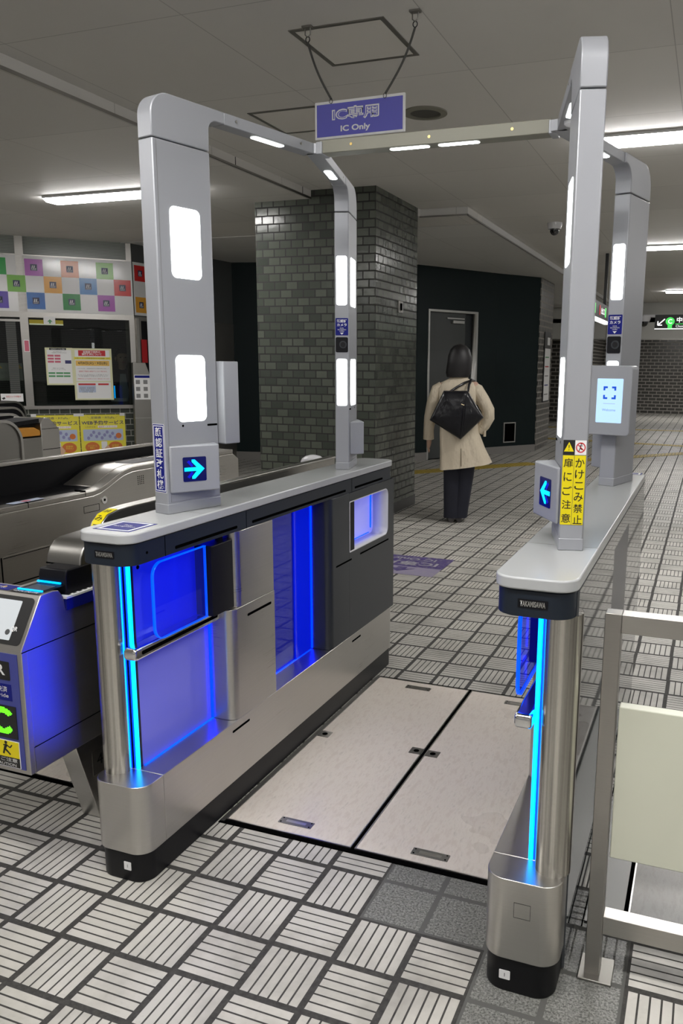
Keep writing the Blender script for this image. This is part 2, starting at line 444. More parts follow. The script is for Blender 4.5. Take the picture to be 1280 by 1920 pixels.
# dark green curved wall
GW = [(-12, 8.6), (-7.5, 8.72), (-5.9, 8.93), (-5.3, 9.08), (-4.2, 9.40), (-3.6, 9.66), (-3.12, 9.965), (-2.994, 10.18), (-2.277, 11.416), (-1.757, 12.184)]
def ribbon(line, z0, z1, th, off=0):
    """wall of given plan line; thickness th to the left of travel direction"""
    pts = [V((x, y)) for x, y in line]; nn = []
    for i in range(len(pts)):
        a = pts[max(0, i - 1)]; b = pts[min(len(pts) - 1, i + 1)]; d = (b - a).normalized(); nn.append(V((-d.y, d.x)))
    bm = BM()
    poly = [p + n * off for p, n in zip(pts, nn)] + [p + n * (off + th) for p, n in reversed(list(zip(pts, nn)))]
    return prism(bm, [(p.x, p.y, z0) for p in poly], (0, 0, z1 - z0))
P0 = V((-2.994, 10.183, 0)); P1 = V((-2.277, 11.416, 0)); GF = Frame(P0, P1 - P0)   # slanted wall frame
# door opening 0..0.98 x 2.24 along slanted section -> wall built in pieces
dlen = (P1 - P0).length
DD = GF.x
pa = P0 + DD * -.05; pb = P0 + DD * .98; pe = V((-1.757, 12.184, 0))
struct('wall_green', ribbon(GW[:8][:-1] + [(pa.x, pa.y)], 0, ZLOW, .15), m_green)
struct('wall_green_right', ribbon([(pb.x, pb.y), (P1.x, P1.y), (pe.x, pe.y)], 0, ZLOW, .15), m_green)
struct('wall_green_over_door', ribbon([(pa.x, pa.y), (pb.x, pb.y)], 2.24, ZLOW, .15), m_green)
bp = [(pb.x, pb.y), (P1.x, P1.y), (pe.x, pe.y)]
struct('baseboard_right', ribbon(bp, 0, .12, .03, -.012), m_base)
struct('baseboard_left', ribbon(GW[:8][:-1] + [(pa.x, pa.y)], 0, .12, .03, -.012), m_base)
# door
DF = Frame(P0, DD)
struct('door_frame', curve_plate(DF, [[(-.05, 0), (.98, 0), (.98, 2.26), (-.05, 2.26)], [(-.02, -.01), (.95, -.01), (.95, 2.23), (-.02, 2.23)]], -.12, .012), m_alu)
struct('door_1', plate(DF, rect(-.02, 0, .78, 2.23), -.11, -.07), m_grey)
struct('door_2', plate(DF, rect(.78, 0, .95, 2.23), -.14, -.10), M('door_dark_panel', (.012, .016, .018), .5))  # dark panel set back beside the door leaf
dc = thing('door_closer', 'small metal door closer arm at the top of the grey door in the green wall', 'door closer', DF.p(.6, 2.13))
obj('closer_body', plate(DF, rect(.48, 2.07, .72, 2.115), -.07, -.02), m_alu, dc, bevel=.004)
obj('closer_arm', plate(DF, rect(.38, 2.135, .74, 2.155), -.07, -.045), m_alu, dc)
# vent opening
VF = Frame(V((-2.169, 11.568, 0)), V((-1.757, 12.184, 0)) - V((-2.277, 11.416, 0)))
vt = thing('wall_vent', 'small framed black vent hatch low on the dark green wall', 'vent', VF.p(.13, .35))
obj('vent_frame', curve_plate(VF, [rect(0, .18, .265, .515), rect(.018, .198, .247, .497)], -.01, .02), m_alu, vt)
obj('vent_opening', plate(VF, rect(.01, .19, .255, .505), -.01, .012), m_hole, vt)
# pier at the end of green wall
struct('wall_pier', bx(-1.9, -1.745, 12.19, 13.35, 0, ZLOW), m_darkbrick)
struct('wall_pier_back', bx(-6, -1.9, 12.6, 13.35, 0, ZLOW), m_darkbrick)

def tactile(name, line, w, label, group):
    pts = [V(p) for p in line]; d = (pts[-1] - pts[0]).normalized(); n = V((-d.y, d.x))
    bm = prism(BM(), [(*(p - n * w / 2), 0.001) for p in pts] + [(*(p + n * w / 2), 0.001) for p in reversed(pts)], (0, 0, .005))
    o = obj(name, bm, m_tact, None, loc=(pts[0].x, pts[0].y, 0)); set_tags(o, label, 'tactile paving', group); return o
m_tact = M('yellow_tactile_tile', (.36, .26, .03), .5)
kk = N(m_tact); wv = kk.n('ShaderNodeTexWave'); wv.inputs['Scale'].default_value = 6; kk.l(kk.uv(), wv.inputs[0]); kk.l(kk.mix(wv.outputs['Fac'], (.22, .16, .03), (.44, .32, .04)), kk.b.inputs['Base Color'])
tactile('tactile_paving_strip', [(-4.2, 6.65), (-1.40, 10.40)], .30, 'yellow tactile paving strip running behind the woman in the beige coat', None)
tactile('tactile_paving_strip', [(-1.15, 10.72), (1.35, 13.80)], .26, 'nearest yellow tactile paving strip seen right of the far right gate post', None)
tactile('tactile_paving_strip', [(-2.2, 14.8), (5, 13.6)], .26, 'middle yellow tactile paving strip crossing the far concourse', None)
tactile('tactile_paving_strip', [(-3.0, 17.9), (6, 18.6)], .26, 'farthest yellow tactile paving strip near the far brick wall', None)

# ceiling fittings
def fixture(x0, x1, y0, y1, z, label):
    t = thing('ceiling_light', label, 'ceiling light', ((x0 + x1) / 2, (y0 + y1) / 2, z), group='surface mounted ceiling lights')
    obj('housing', bx(x0, x1, y0, y1, z - .018, z), m_white, t, bevel=.003)
    bm = BM(); prism(bm, [(x0 + .005, y0 + .005, z - .018), (x0 + .005, y1 - .005, z - .018), (x0 + .005, y1 - .05, z - .042), (x0 + .005, y0 + .05, z - .042)], (x1 - x0 - .01, 0, 0))
    obj('diffuser', bm, m_fix, t)
    return t
fixture(-4.70, -3.2, 4.36, 4.60, ZLOW, 'lit white ceiling light at left, partly behind the near left gate post')
fixture(.20, 1.75, 4.22, 4.48, ZC, 'largest lit white ceiling light at right, above the far right gate post')
fixture(.09, 1.6, 9.47, 9.72, ZC, 'second lit white ceiling light at right, smaller and farther back')
fixture(.01, 1.5, 15.95, 16.2, ZC, 'most distant lit white ceiling light near the green line sign')
# rows continue outside the frame; ones behind the bulkhead added to brighten far brick
for (a, b, c, z) in ((-4.7, -3.2, -.95, ZLOW), (-.9, .65, -1.0, ZC), (1.4, 2.95, -1.0, ZC), (3.8, 5.3, 4.3, ZC), (-7.9, -6.4, 3.2, ZLOW), (-2.2, -.7, -5.5, ZC), (1.4, 2.9, -5.5, ZC), (4.9, 6.4, 9.6, ZC), (-.6, .9, 22.3, 2.5), (2.4, 3.9, 22.3, 2.5), (-4.5, -3, 22.3, 2.5)):
    fixture(a, b, c, c + .25, z, 'unseen lit white ceiling light')

def ceiling_hatch(x0, x1, y0, y1, label):
    t = thing('ceiling_hatch', label, 'access hatch', ((x0 + x1) / 2, (y0 + y1) / 2, ZC))
    F = Frame((0, 0, ZC), (1, 0, 0), (0, -1, 0))
    obj('hatch_frame', curve_plate(F, [[(x0, -y1), (x1, -y1), (x1, -y0), (x0, -y0)], [(x0 + .022, -y1 + .022), (x1 - .022, -y1 + .022), (x1 - .022, -y0 - .022), (x0 + .022, -y0 - .022)]], 0, .004), m_steel_d, t)
    obj('hatch_panel', plate(F, [(x0 + .024, -y1 + .024), (x1 - .024, -y1 + .024), (x1 - .024, -y0 - .024), (x0 + .024, -y0 - .024)], 0, .003), M('hatch_board', (.68, .66, .62), .6), t)
ceiling_hatch(-.952, -.476, 2.01, 2.49, 'square ceiling access hatch with dark frame above the hanging sign')
ceiling_hatch(-1.80, -1.33, 3.05, 3.53, 'ceiling access hatch behind the hanging sign and left arch beam')
dl = thing('ceiling_speaker', 'round recessed ceiling vent with dark grille right of the hanging sign', 'ceiling vent', (-.755, 3.39, ZC))
obj('ring', lathe(BM(), (-.755, 3.39, ZC), [(.135, 0), (.135, -.008), (.095, -.012), (.092, 0)], 36), m_beige, dl)
obj('grille', lathe(BM(), (-.755, 3.39, ZC), [(.001, -.004), (.092, -.004), (.092, 0), (.001, 0)], 36), M('dark_grille', (.06, .058, .05), .6), dl)
def dome(x, y, z, r, label):
    t = thing('dome_camera', label, 'security camera', (x, y, z))
    obj('camera_base', lathe(BM(), (x, y, z), [(r, 0), (r, -.3 * r), (r * .85, -.8 * r), (.05 * r, -.8 * r)], 28), m_whitegloss, t)
    obj('camera_dome', lathe(BM(), (x, y, z - .8 * r), [(r * .62, .0), (r * .62, -.3 * r), (r * .45, -.62 * r), (r * .2, -.78 * r), (.001, -.82 * r)], 24), m_lens, t)
dome(-.70, 7.51, ZC, .08, 'white ceiling dome camera with black lens between the right gate posts and pillar')
dome(-.60, 18.9, 2.62, .15, 'small white dome camera hanging in the distance left of the green line sign')
obj('camera_arm', bx(-.62, -.30, 18.88, 19.2, 2.60, 2.66), m_whitegloss, [o for o in COL.objects if o.name.startswith('dome_camera')][-1])

# floor plates in the passage
def pull(parent, x, y, w=.115, h=.034, lock=False, rot=0):
    F = Frame((x, y, .0035), (1, 0, 0), (0, 1, 0))
    obj('lock_plate' if lock else 'lift_handle', plate(F, rr(-w / 2, -h / 2, w / 2, h / 2, .002, 2), 0, .0015), m_steel_d, parent)
    if lock: obj('keyhole', plate(F, [(.011 * math.cos(a * PI / 8), .011 * math.sin(a * PI / 8)) for a in range(16)], .0015, .0022), m_hole, parent)
    else:
        obj('handle_groove', plate(F, rect(-w * .3, -.006, w * .3, .006), .0015, .0019), m_steel, parent)
        for sx in (-1, 1):
            for sy in (-1, 1): obj('screw', plate(F, [(sx * w * .43 + .003 * math.cos(a * PI / 4), sy * h * .32 + .003 * math.sin(a * PI / 4)) for a in range(8)], .0015, .002), m_hole, parent)
def floor_plate(x0, x1, label, fit, mat=m_marble, y0=.373, y1=1.671, group='marbled floor plates between the gates'):
    t = thing('floor_plate', label, 'floor hatch plate', ((x0 + x1) / 2, (y0 + y1) / 2, 0), group=group)
    obj('plate_surface', bx(x0 + .004, x1 - .004, y0 + .004, y1 - .004, 0, .0035), mat, t)
    F = Frame((0, 0, 0), (1, 0, 0), (0, 1, 0))
    obj('metal_edge', curve_plate(F, [rect(x0, y0, x1, y1), rect(x0 + .004, y0 + .004, x1 - .004, y1 - .004)], 0, .005), m_steel, t)
    for f in fit: pull(t, *f[:2], **(f[2] if len(f) > 2 else {}))
K = dict(w=.048, h=.048, lock=True)
floor_plate(-.340, .094, 'left beige marbled floor plate beside the left gate', [(-.122, .434), (-.128, 1.61), (-.314, 1.036, K), (.068, 1.036, K)])
floor_plate(.106, .60, 'right beige marbled floor plate beside the right gate', [(.329, .428), (.33, 1.605), (.134, 1.034, K)])
struct('trim_20', bx(.0945, .1055, .373, 1.671, 0, .002), m_hole)
struct('trim_21', bx(-.358, .60, .352, .372, 0, .0015), m_hole)
struct('trim_22', bx(-.358, .60, 1.672, 1.688, 0, .0015), m_hole)
struct('trim_23', bx(-.357, -.341, .36, 1.68, 0, .004), m_steel_d)
floor_plate(.905, 1.9, 'scuffed grey floor plate behind the steel railing', [], m_scuff, .34, 1.70, None)
struct('trim_24', bx(.80, .893, .30, 1.72, 0, .004), m_steel_dark)
struct('trim_25', bx(.893, .904, .30, 1.72, 0, .002), m_hole)
struct('trim_26', bx(.794, .797, .28, 1.72, 0, .003), m_hole)
floor_plate(-1.44, -.97, 'beige floor plate of the next lane seen beneath the blue QR gate', [(-1.2, .44)], m_marble, .373, 1.671, None)
floor_plate(-.965, -.55, 'beige floor plate under the pedestal numbered four', [(-.80, .45)], m_marble, .373, 1.671, None)
struct('trim_27', bx(-1.5, -.55, .352, .372, 0, .0015), m_hole)

# ================================================================== FACE RECOGNITION GATES
TH = .2556; A_, B_ = .0586, .2017
def gate(side):
    Lf = side == 'L'
    sg, x0, yo = (-1, XL, 0.) if Lf else (1, XR, -.0156)
    def P(u, y, z): return V((x0 + sg * u, y + yo, z))
    where = ('left', 'right')[not Lf]
    root = thing('ticket_gate',
        'grey and steel face recognition ticket gate on the left with clear blue lit side panels' if Lf else
        'grey and steel face recognition ticket gate on the right, yellow caution sticker on its post',
        'ticket gate', P(W / 2, L / 2, 0))
    def pp(poly, z0, z1, bm=None): return prism(bm or BM(), [P(u, y, z0) for u, y in poly], (0, 0, z1 - z0))
    def zp(poly, u0, u1, bm=None): # polygon in (y,z) extruded along u
        return prism(bm or BM(), [P(u0, y, z) for y, z in poly], P(u1, 0, 0) - P(u0, 0, 0))
    R4 = .047
    obj('kick_plate', pp(rr(.004, .004, W - .0065, L - .004, R4, 8), 0, .0876), m_plinth, root, bevel=.003)
    obj('base_end', pp(rr(0, 0, W, .0935, (R4, R4, 0, 0), 8), .0885, .291), m_steel, root, bevel=.0015)
    obj('base_cabinet', pp(rr(0, .0945, W - .0065, L, (0, 0, R4, R4), 8), .0885, .291), m_steel, root, bevel=.0015)
    # number sticker
    fx = Frame(P(0, 0, 0), (1, 0, 0))
    a0 = (-.436, -.412) if Lf else (.646, .672); zz = (.035, .060) if Lf else (.032, .055)
    F0 = Frame((0, P(0, .0035, 0).y, 0), (1, 0, 0))
    obj('number_sticker', plate(F0, rr(a0[0], zz[0], a0[1], zz[1], .002, 3), 0, .001), m_white, root)
    text('sticker_number', '1', F0, (a0[0] + a0[1]) / 2, sum(zz) / 2, .014, m_blk, root, d=.0013)
    if not Lf:
        F1 = Frame((0, P(0, 0, 0).y, 0), (1, 0, 0))
        obj('key_cover', curve_plate(F1, [rect(.675, .2, .7135, .238), rect(.6757, .2007, .7128, .2373)], 0, .0005), m_hole, root)
    def slot(y0_, y1_, z, h, nm='vent_slot'):
        bm = zp(rr(y0_, z - h / 2, y1_, z + h / 2, h / 2.1, 4), -.0006, .001); return obj(nm, bm, m_hole, root, smooth=False)
    slot(.452, .557, .262, .008); slot(1.397, 1.49, .262, .008)
    # front pole, light strips
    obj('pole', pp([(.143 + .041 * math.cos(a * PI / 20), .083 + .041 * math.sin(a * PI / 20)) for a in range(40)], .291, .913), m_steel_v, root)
    obj('light_strip', pp(rr(.083, .094, .093, .103, .002, 3), .291, .913), m_cyan, root, label='glowing cyan light strip')
    obj('light_diffuser', pp(rr(.0945, .096, .1, .103, .001, 2), .291, .913), m_blue, root, label='deep blue edge of the light strip')
    obj('strip_holder', pp(rect(.088, .1035, .108, .118), .291, .913), m_navy, root)
    # inner backing pane
    obj('blue_panel', pp(rect(.090, .118, .096, .50), .291, .655), m_pane, root, label='lavender blue translucent panel')
    obj('blue_panel', pp(rect(.090, .118, .096, .51), .655, .913), m_pane_up, root, label='deep blue lit panel')
    obj('light_guide', pp(rect(.084, 1.045, .0895, 1.176), .291, .913), m_guide, root, label='glowing deep blue strip of the middle opening')
    if Lf:
        obj('light_strip', pp(rect(.176, .129, .186, .1345), .30, .91), m_bluehot2, root, label='deep blue strip on the outer side')
        obj('strip_holder', pp(rect(.150, .1345, .226, .140), .291, .913), m_navy, root)  # added plate, widened to block blue light from reaching farther back
    obj('blue_panel', pp(rect(.090, .70, .096, 1.20), .291, .913), m_paned, root, label='dark blue reflective panel')
    obj('edge_light', pp(rect(.080, .12, .086, .469), .2915, .2945), m_edge, root, label='thin blue light line along the panel foot')
    obj('edge_light', pp(rect(.080, .465, .088, .469), .296, .655), m_bluehot, root, label='thin vertical blue light')
    obj('edge_light', pp(rect(.080, .496, .088, .499), .67, .90), m_bluehot, root, label='short vertical blue light behind the flap')
    obj('edge_light', pp(rect(.074, .16, .078, .47), .9095, .9125), m_bluehot, root, label='blue light under the counter')
    obj('edge_light', pp(rect(.080, 1.181, .088, 1.185), .2945, .912), m_bluehot, root, label='vertical blue light of the middle opening')
    obj('edge_light', pp(rect(.082, .75, .087, 1.176), .2915, .293), m_blue, root)
    obj('sensor_dot', zp([(.142 + .006 * math.cos(a * PI / 8), .876 + .006 * math.sin(a * PI / 8)) for a in range(16)], .089, .0899), m_hole, root)
    # door pocket (lower and upper)
    obj('door_pocket', pp(rr(0, .47, .089, .7395, (.032, 0, 0, 0), 8), .2915, .664), m_steel, root, bevel=.001)
    obj('door_pocket', pp(rr(.002, .502, .089, .7395, (.03, 0, 0, 0), 8), .6645, .9125), m_steel, root, bevel=.001)
    slot(.561, .716, .626, .009)
    # flap housing, flap, bar
    obj('flap_housing', pp(rr(.008, .382, .072, .498, (.004, .004, .004, .004), 3), .671, .892), m_black, root, bevel=.002)
    obj('hinge_pin', pp([(.04 + .012 * math.cos(a * PI / 8), .47 + .012 * math.sin(a * PI / 8)) for a in range(16)], .892, .913), m_black, root)
    fl = obj('barrier_flap', zp(rr(.130, .669, .384, .893, (.04, 0, 0, .04), 8), .030, .038), m_flap, root, label='clear blue edge-lit acrylic flap')
    rim_o = rr(.130, .669, .384, .893, (.04, 0, 0, .04), 8); rim_i = rr(.1325, .6715, .3815, .8905, (.037, 0, 0, .037), 8)
    FY = Frame(P(.030, 0, 0) - V((0, 0, 0)), (0, 1, 0))
    FY.o = V((P(.034, 0, 0).x, yo, 0)); FY.n = V((1, 0, 0))
    obj('flap_glowing_edge', curve_plate(FY, [rim_o, rim_i], -.0045, .0045), m_edge, fl, smooth=False)
    bar = obj('guide_bar', BM_join(zp(rr(.055, .632, .469, .668, (.014, .0, .0, .014), 6), .044, .084)), m_chrome, root, bevel=.007, segs=3, label='polished chrome horizontal bar')
    obj('bar_slot', zp(rr(.085, .645, .455, .656, .005, 4), .0434, .046), m_hole, bar)
    # far cover with window
    zw0, zw1, yw0, yw1 = .660, .877, 1.374, 1.808
    cov = BM()
    pp(rr(0, 1.187, .089, yw0 - .002, (.03, .0, 0, 0), 8), .2915, .9125, cov)
    obj('end_cover', cov, m_char, root, bevel=.001)
    F2 = Frame((P(0, 0, 0).x, yo, 0), (0, 1, 0)); F2.n = V((-sg, 0, 0))
    obj('end_cover_face', curve_plate(F2, [rect(yw0 - .002, .2915, L - .004, .9125), rr(yw0, zw0, yw1, zw1, (.004, .035, .035, .004), 8)], -.004, 0), m_char, root, smooth=False)
    obj('window_surround', curve_plate(F2, [rr(yw0, zw0, yw1, zw1, (.004, .035, .035, .004), 8), rr(yw0 + .004, zw0 + .004, yw1 - .004, zw1 - .004, (.003, .032, .032, .003), 8)], -.075, .001), m_whitegloss, root, smooth=False)
    wp = obj('window_panel', zp(rr(yw0 + .004, zw0 + .004, yw1 - .004, zw1 - .004, .002, 2), .074, .078), m_pane2, root, label='glowing pale blue window panel')
    obj('window_light', zp(rr(yw1 - .045, zw0 + .03, yw1 - .038, zw1 - .03, .003, 3), .068, .073), m_edge, wp)
    obj('window_light', zp(rect(yw0 + .05, zw0 + .010, yw1 - .06, zw0 + .0135), .070, .074), m_edge, wp)
    obj('window_shutter', zp(rect(yw0 + .004, zw0 + .004, yw0 + .058, zw1 - .004), .004, .07), m_black, root)
    obj('end_post', pp(rr(.0, L - .008, W, L - .0005, .002, 2), .2915, .9125), m_char, root)
    slot(1.241, 1.395, .629, .007); slot(1.484, 1.816, .632, .007)
    # header band
    obj('header_band', pp(rr(.003, .003, W - .004, L - .003, R4, 8), .9132, .9705), m_navy, root, bevel=.0012)
    for y_ in (.152, .573, 1.402): obj('header_seam', zp(rect(y_, .9135, y_ + .002, .970), .0024, .004), m_hole, root)
    for a, b in ((.197, .519), (.609, 1.342), (1.434, 1.745)):
        obj('vent_slot', zp(rr(a, .9235, b, .9325, .004, 3), .0022, .004), m_hole, root)
    obj('sensor_dot', zp([(.075 + .004 * math.cos(a * PI / 6), .94 + .004 * math.sin(a * PI / 6)) for a in range(12)], .0022, .004), m_hole, root)
    FH = Frame((0, P(0, .003, 0).y, 0), (1, 0, 0))
    n0 = (-.470, -.408) if Lf else (.657, .721)
    np_ = obj('name_plate', plate(FH, rr(n0[0], .9335, n0[1], .9525, .001, 2), 0, .0012), m_black, root)
    text('name_plate_lettering', 'TAKAMISAWA', FH, sum(n0) / 2, .943, .012, m_alu, np_, d=.0018, bold=.03, width=.054, height=.0125, italic=.05)
    # counter top
    ct = obj('counter_top', pp(rr(-.003, -.003, W + .001, L, R4 + .002, 8), .973, 1.0), m_slab, root, bevel=.004, segs=3)
    for y_ in (.345, ): obj('counter_seam', pp(rect(.0, y_, W, y_ + .0015), .9999, 1.0003), m_steel_d, ct)
    # outer face
    obj('outer_panel', pp(rect(W - .006, .12, W, .745), .006, .9125), m_outer, root, label='glossy smoked outer panel')
    obj('outer_panel', pp(rect(W - .006, 1.195, W, L - .01), .006, .9125), m_outer, root, label='glossy smoked outer panel')
    obj('outer_panel', pp(rect(W - .006, .745, W, 1.195), .006, .290), m_outer, root, label='glossy smoked outer panel')
    obj('outer_window', pp(rect(W - .006, .745, W, 1.195), .291, .9125), m_outernavy, root, label='dark navy window in the outer side')
    obj('outer_band', pp(rect(W - .006, .05, W + .0005, L - .05), .9132, .9705), m_outer, root)
    # slab sticker
    if Lf:
        FT = Frame((0, 0, 1.0), (0, -1, 0), (1, 0, 0))
        st = obj('counter_sticker', plate(FT, rect(-.157, -.503, -.038, -.386), 0, .0006), m_signblue, root, label='dark blue square sticker with white border')
        obj('sticker_border', curve_plate(FT, [rect(-.150, -.496, -.045, -.393), rect(-.143, -.489, -.052, -.400)], .0006, .001), m_white, st)
        text('sticker_lettering', 'Face\nRecognition', Frame((0, 0, 1), (1, 0, 0), (0, 1, 0)), -.4445, .10, .016, m_white, st, d=.0012, width=.07)
    else:
        FT = Frame((0, 0, 1.0), (1, 0, 0), (0, 1, 0))
        st = obj('counter_sticker', plate(FT, rect(.665, 1.80, .765, 1.862), 0, .0006), m_signblue, root)
        obj('sticker_border', curve_plate(FT, [rect(.672, 1.805, .758, 1.857), rect(.679, 1.811, .751, 1.851)], .0006, .001), m_white, st)
    # ---------------- posts
    def post(far):
        cu, cv = (.0858, .2409) if far else (.0869, .2867)
        yy = lambda v: (L - v) if far else v
        B0 = P(cu, yy(cv), 0); ys = -1 if far else 1
        d = V((sg * -math.sin(TH), ys * math.cos(TH), 0)); no = V((sg * math.cos(TH), ys * math.sin(TH), 0)); ni = -no
        def Q(s, t, z): return B0 + d * s + ni * t + V((0, 0, z))
        def sz(poly, t0, t1, bm=None): return prism(bm or BM(), [Q(s, t0, z) for s, z in poly], ni * (t1 - t0))
        po = obj('post', prism(BM(), [Q(0, 0, 1), Q(B_, 0, 1), Q(B_, -A_, 1), Q(0, -A_, 1)], (0, 0, 1.0300)), m_paint, root, bevel=.0035,
            label='%s silver post' % ('far' if far else 'near'))
        obj('post_foot', prism(BM(), [Q(-.0005, .0005, 1), Q(B_ + .0005, .0005, 1), Q(B_ + .0005, -A_ - .0005, 1), Q(-.0005, -A_ - .0005, 1)], (0, 0, .03)), m_paint, po, bevel=.002)
        # recessed service cover outline on wide face
        for q in (rect(.0125, 1.035, .0135, 2.03), rect(.0125, 1.034, .2, 1.035)): obj('cover_seam', sz(q, -.0001, .0003), m_steel_d, po, smooth=False)
        zt, zb, zs = 2.152, 2.119, 2.0325
        rc = .062 if not far else .075; rf = .03 if not far else .05
        prof = [(0, zs), (B_, zs)]
        fc = (B_ + rf, zb - rf)
        for k in range(9):
            a = PI - k / 8 * PI / 2; prof.append((fc[0] + rf * math.cos(a), fc[1] + rf * math.sin(a)))
        prof += [(.262, zb), (.262, zt)]
        for k in range(13):
            a = PI / 2 + k / 12 * PI / 2; prof.append((rc + rc * math.cos(a), zt - rc + rc * math.sin(a)))
        if far: prof = [p for p in prof]
        ah = obj('arch_corner', sz(prof, -A_, 0), m_paint, root, bevel=.003, label='%s rounded corner of the arch' % ('far' if far else 'near'))
        send = .663 if not far else .74
        obj('arch_beam', sz(rect(.2635, zb, send, zt), -A_ + .006, -.0015), m_paint, root, bevel=.002)
        for s_ in (.31, send - .07): obj('beam_screw', sz([(s_ + .004 * math.cos(a * PI / 4), 2.137 + .004 * math.sin(a * PI / 4)) for a in range(8)], -.0015, .0005), m_steel, root)
        # underside lamps
        sl = ((.40, .535) if not far else (.36, .50),)
        for s0, s1 in sl:
            poly = rr(s0, -.042, s1, -.014, .013, 5)
            obj('beam_lamp', prism(BM(), [Q(s, t, zb - .0015) for s, t in poly], (0, 0, .003)), m_lightwhite, root, label='white light panel under the beam')
        FX = d if (Lf != far) else -d
        WF = Frame(B0, FX); ws = 1 if (Lf != far) else -1
        def wr(s0, s1): return (s0, s1) if ws > 0 else (-s1, -s0)
        NX = ni if Lf else no
        near_o = Q(0, -A_ if Lf else 0, 0)        # left corner of the narrow end facing the photographer (near post)
        far_o = Q(B_, -A_ if Lf else 0, 0)
        NF = Frame(far_o if far else near_o, NX)
        # light panels on wide face
        for z0, z1 in ((1.671, 1.863), (1.266, 1.457)):
            a, b = wr(.049, .156) if not far else wr(.038, .164)
            lp = obj('light_panel', plate(WF, rr(a, z0, b, z1, .017, 6), -.002, .0012), m_lightwhite, po, label='bright white rounded light panel')
        c = wr(.158, .197)
        obj('sensor_slot', plate(WF, rr(c[0], 1.2495, c[1], 1.2555, .002, 2), 0, .0005), m_hole, po)
        e = wr(.0625, .0695)
        obj('sensor_dot', plate(WF, rr(e[0], 1.251, e[1], 1.258, .003, 3), 0, .0005), m_hole, po)
        if far:
            for z0, z1 in ((1.672, 1.863), (1.267, 1.457)):
                obj('light_panel', plate(NF, rr(.0075, z0, .0505, z1, .008, 5), -.002, .0012), m_lightwhite, po, label='bright white narrow light panel')
            sk = obj('camera_label', plate(NF, rr(.003, 1.5515, .0555, 1.6205, .003, 4), 0, .0006), m_signblue, po, label='deep blue label with white lettering')
            text('label_lettering', '顔認証', NF, .0293, 1.609, .014, m_white, sk, d=.001, bold=.02, width=.042, height=.0125)
            text('label_lettering', 'カメラ', NF, .0293, 1.5935, .013, m_white, sk, d=.001, bold=.02, width=.040, height=.011)
            text('label_lettering', 'FACIAL\nRECOGNITION\nCAMERA', NF, .0293, 1.5745, .006, m_white, sk, d=.001, width=.034, height=.0165)
            obj('label_arrow', plate(NF, [(.0215, 1.5625), (.0293, 1.5545), (.0371, 1.5625)], .0006, .001), m_white, sk)
            cm = obj('face_camera', plate(NF, rr(.0035, 1.484, .0545, 1.5445, .006, 5), -.001, .0015), m_black, po, label='black camera window')
            ly = NF.p(.034, 1.515, .0015)
            obj('camera_lens', prism(BM(), [ly + NF.x * .015 * math.cos(a * PI / 16) + UPZ * .015 * math.sin(a * PI / 16) for a in range(32)], NF.n * .0012), m_char, cm)
            obj('camera_lens', prism(BM(), [ly + NF.x * .010 * math.cos(a * PI / 16) + UPZ * .010 * math.sin(a * PI / 16) for a in range(32)], NF.n * .0018), m_lens, cm)
        elif Lf:
            sk = obj('gate_label', plate(NF, rect(.005, 1.063, .0555, 1.262), 0, .0006), m_white, po, label='tall blue label with white frame and vertical lettering')
            obj('label_field', plate(NF, rect(.0065, 1.0645, .054, 1.2605), .0006, .0008), m_signblue, sk)
            obj('label_frame', curve_plate(NF, [rect(.0085, 1.0675, .052, 1.2575), rect(.0105, 1.0700, .050, 1.255)], .0008, .001), m_white, sk)
            for i, ch in enumerate('顔認証改札機'):
                text('label_lettering', ch, NF, .03025, 1.2395 - i * .0305, .030, m_white, sk, d=.0012, bold=.012, width=.029, height=.0265)
        else:
            sk = obj('caution_label', plate(NF, rect(.001, 1.063, .0555, 1.2665), 0, .0005), m_grey, po, label='yellow caution label with black vertical lettering')
            obj('label_field', plate(NF, rect(.0015, 1.0635, .0276, 1.2300), .0005, .0008), m_yellow, sk)
            obj('label_field', plate(NF, rect(.0286, 1.0635, .0550, 1.2300), .0005, .0008), m_yellow, sk)
            obj('warning_field', plate(NF, rect(.0015, 1.2315, .0276, 1.266), .0005, .0008), m_blk, sk)
            obj('warning_triangle', plate(NF, [(.003, 1.239), (.0262, 1.239), (.0146, 1.2615)], .0008, .001), m_yellow, sk)
            text('warning_mark', '!', NF, .0146, 1.2485, .014, m_blk, sk, d=.0013, height=.0135, width=.0022)
            obj('forbidden_field', plate(NF, rect(.0286, 1.2315, .0550, 1.266), .0005, .0008), m_white, sk)
            cc = (.0418, 1.2488)
            circ = lambda r, n=28: [(cc[0] + r * math.cos(2 * PI * i / n), cc[1] + r * 1.08 * math.sin(2 * PI * i / n)) for i in range(n)]
            man = BM()
            for pts, w in (([(.0425, 1.2545), (.0405, 1.2475)], .0024), ([(.0405, 1.2475), (.0375, 1.2400)], .0019), ([(.0405, 1.2475), (.0440, 1.2440), (.0470, 1.2440)], .0019), ([(.0425, 1.254), (.0465, 1.2525)], .0014), ([(.0425, 1.254), (.0385, 1.2535)], .0014)):
                for q, r_ in zip(pts, pts[1:]):
                    v = V((r_[0] - q[0], r_[1] - q[1])).normalized(); n_ = V((-v.y, v.x)) * w / 2
                    plate(NF, [(q[0] - n_.x, q[1] - n_.y), (r_[0] - n_.x, r_[1] - n_.y), (r_[0] + n_.x, r_[1] + n_.y), (q[0] + n_.x, q[1] + n_.y)], .0008, .001, man)
            plate(NF, [(.0430 + .002 * math.cos(i * PI / 5), 1.2575 + .002 * math.sin(i * PI / 5)) for i in range(10)], .0008, .001, man)
            obj('running_figure', man, m_blk, sk)
            obj('forbidden_ring', curve_plate(NF, [circ(.0112), circ(.0088)], .001, .0012), m_red, sk, smooth=False)
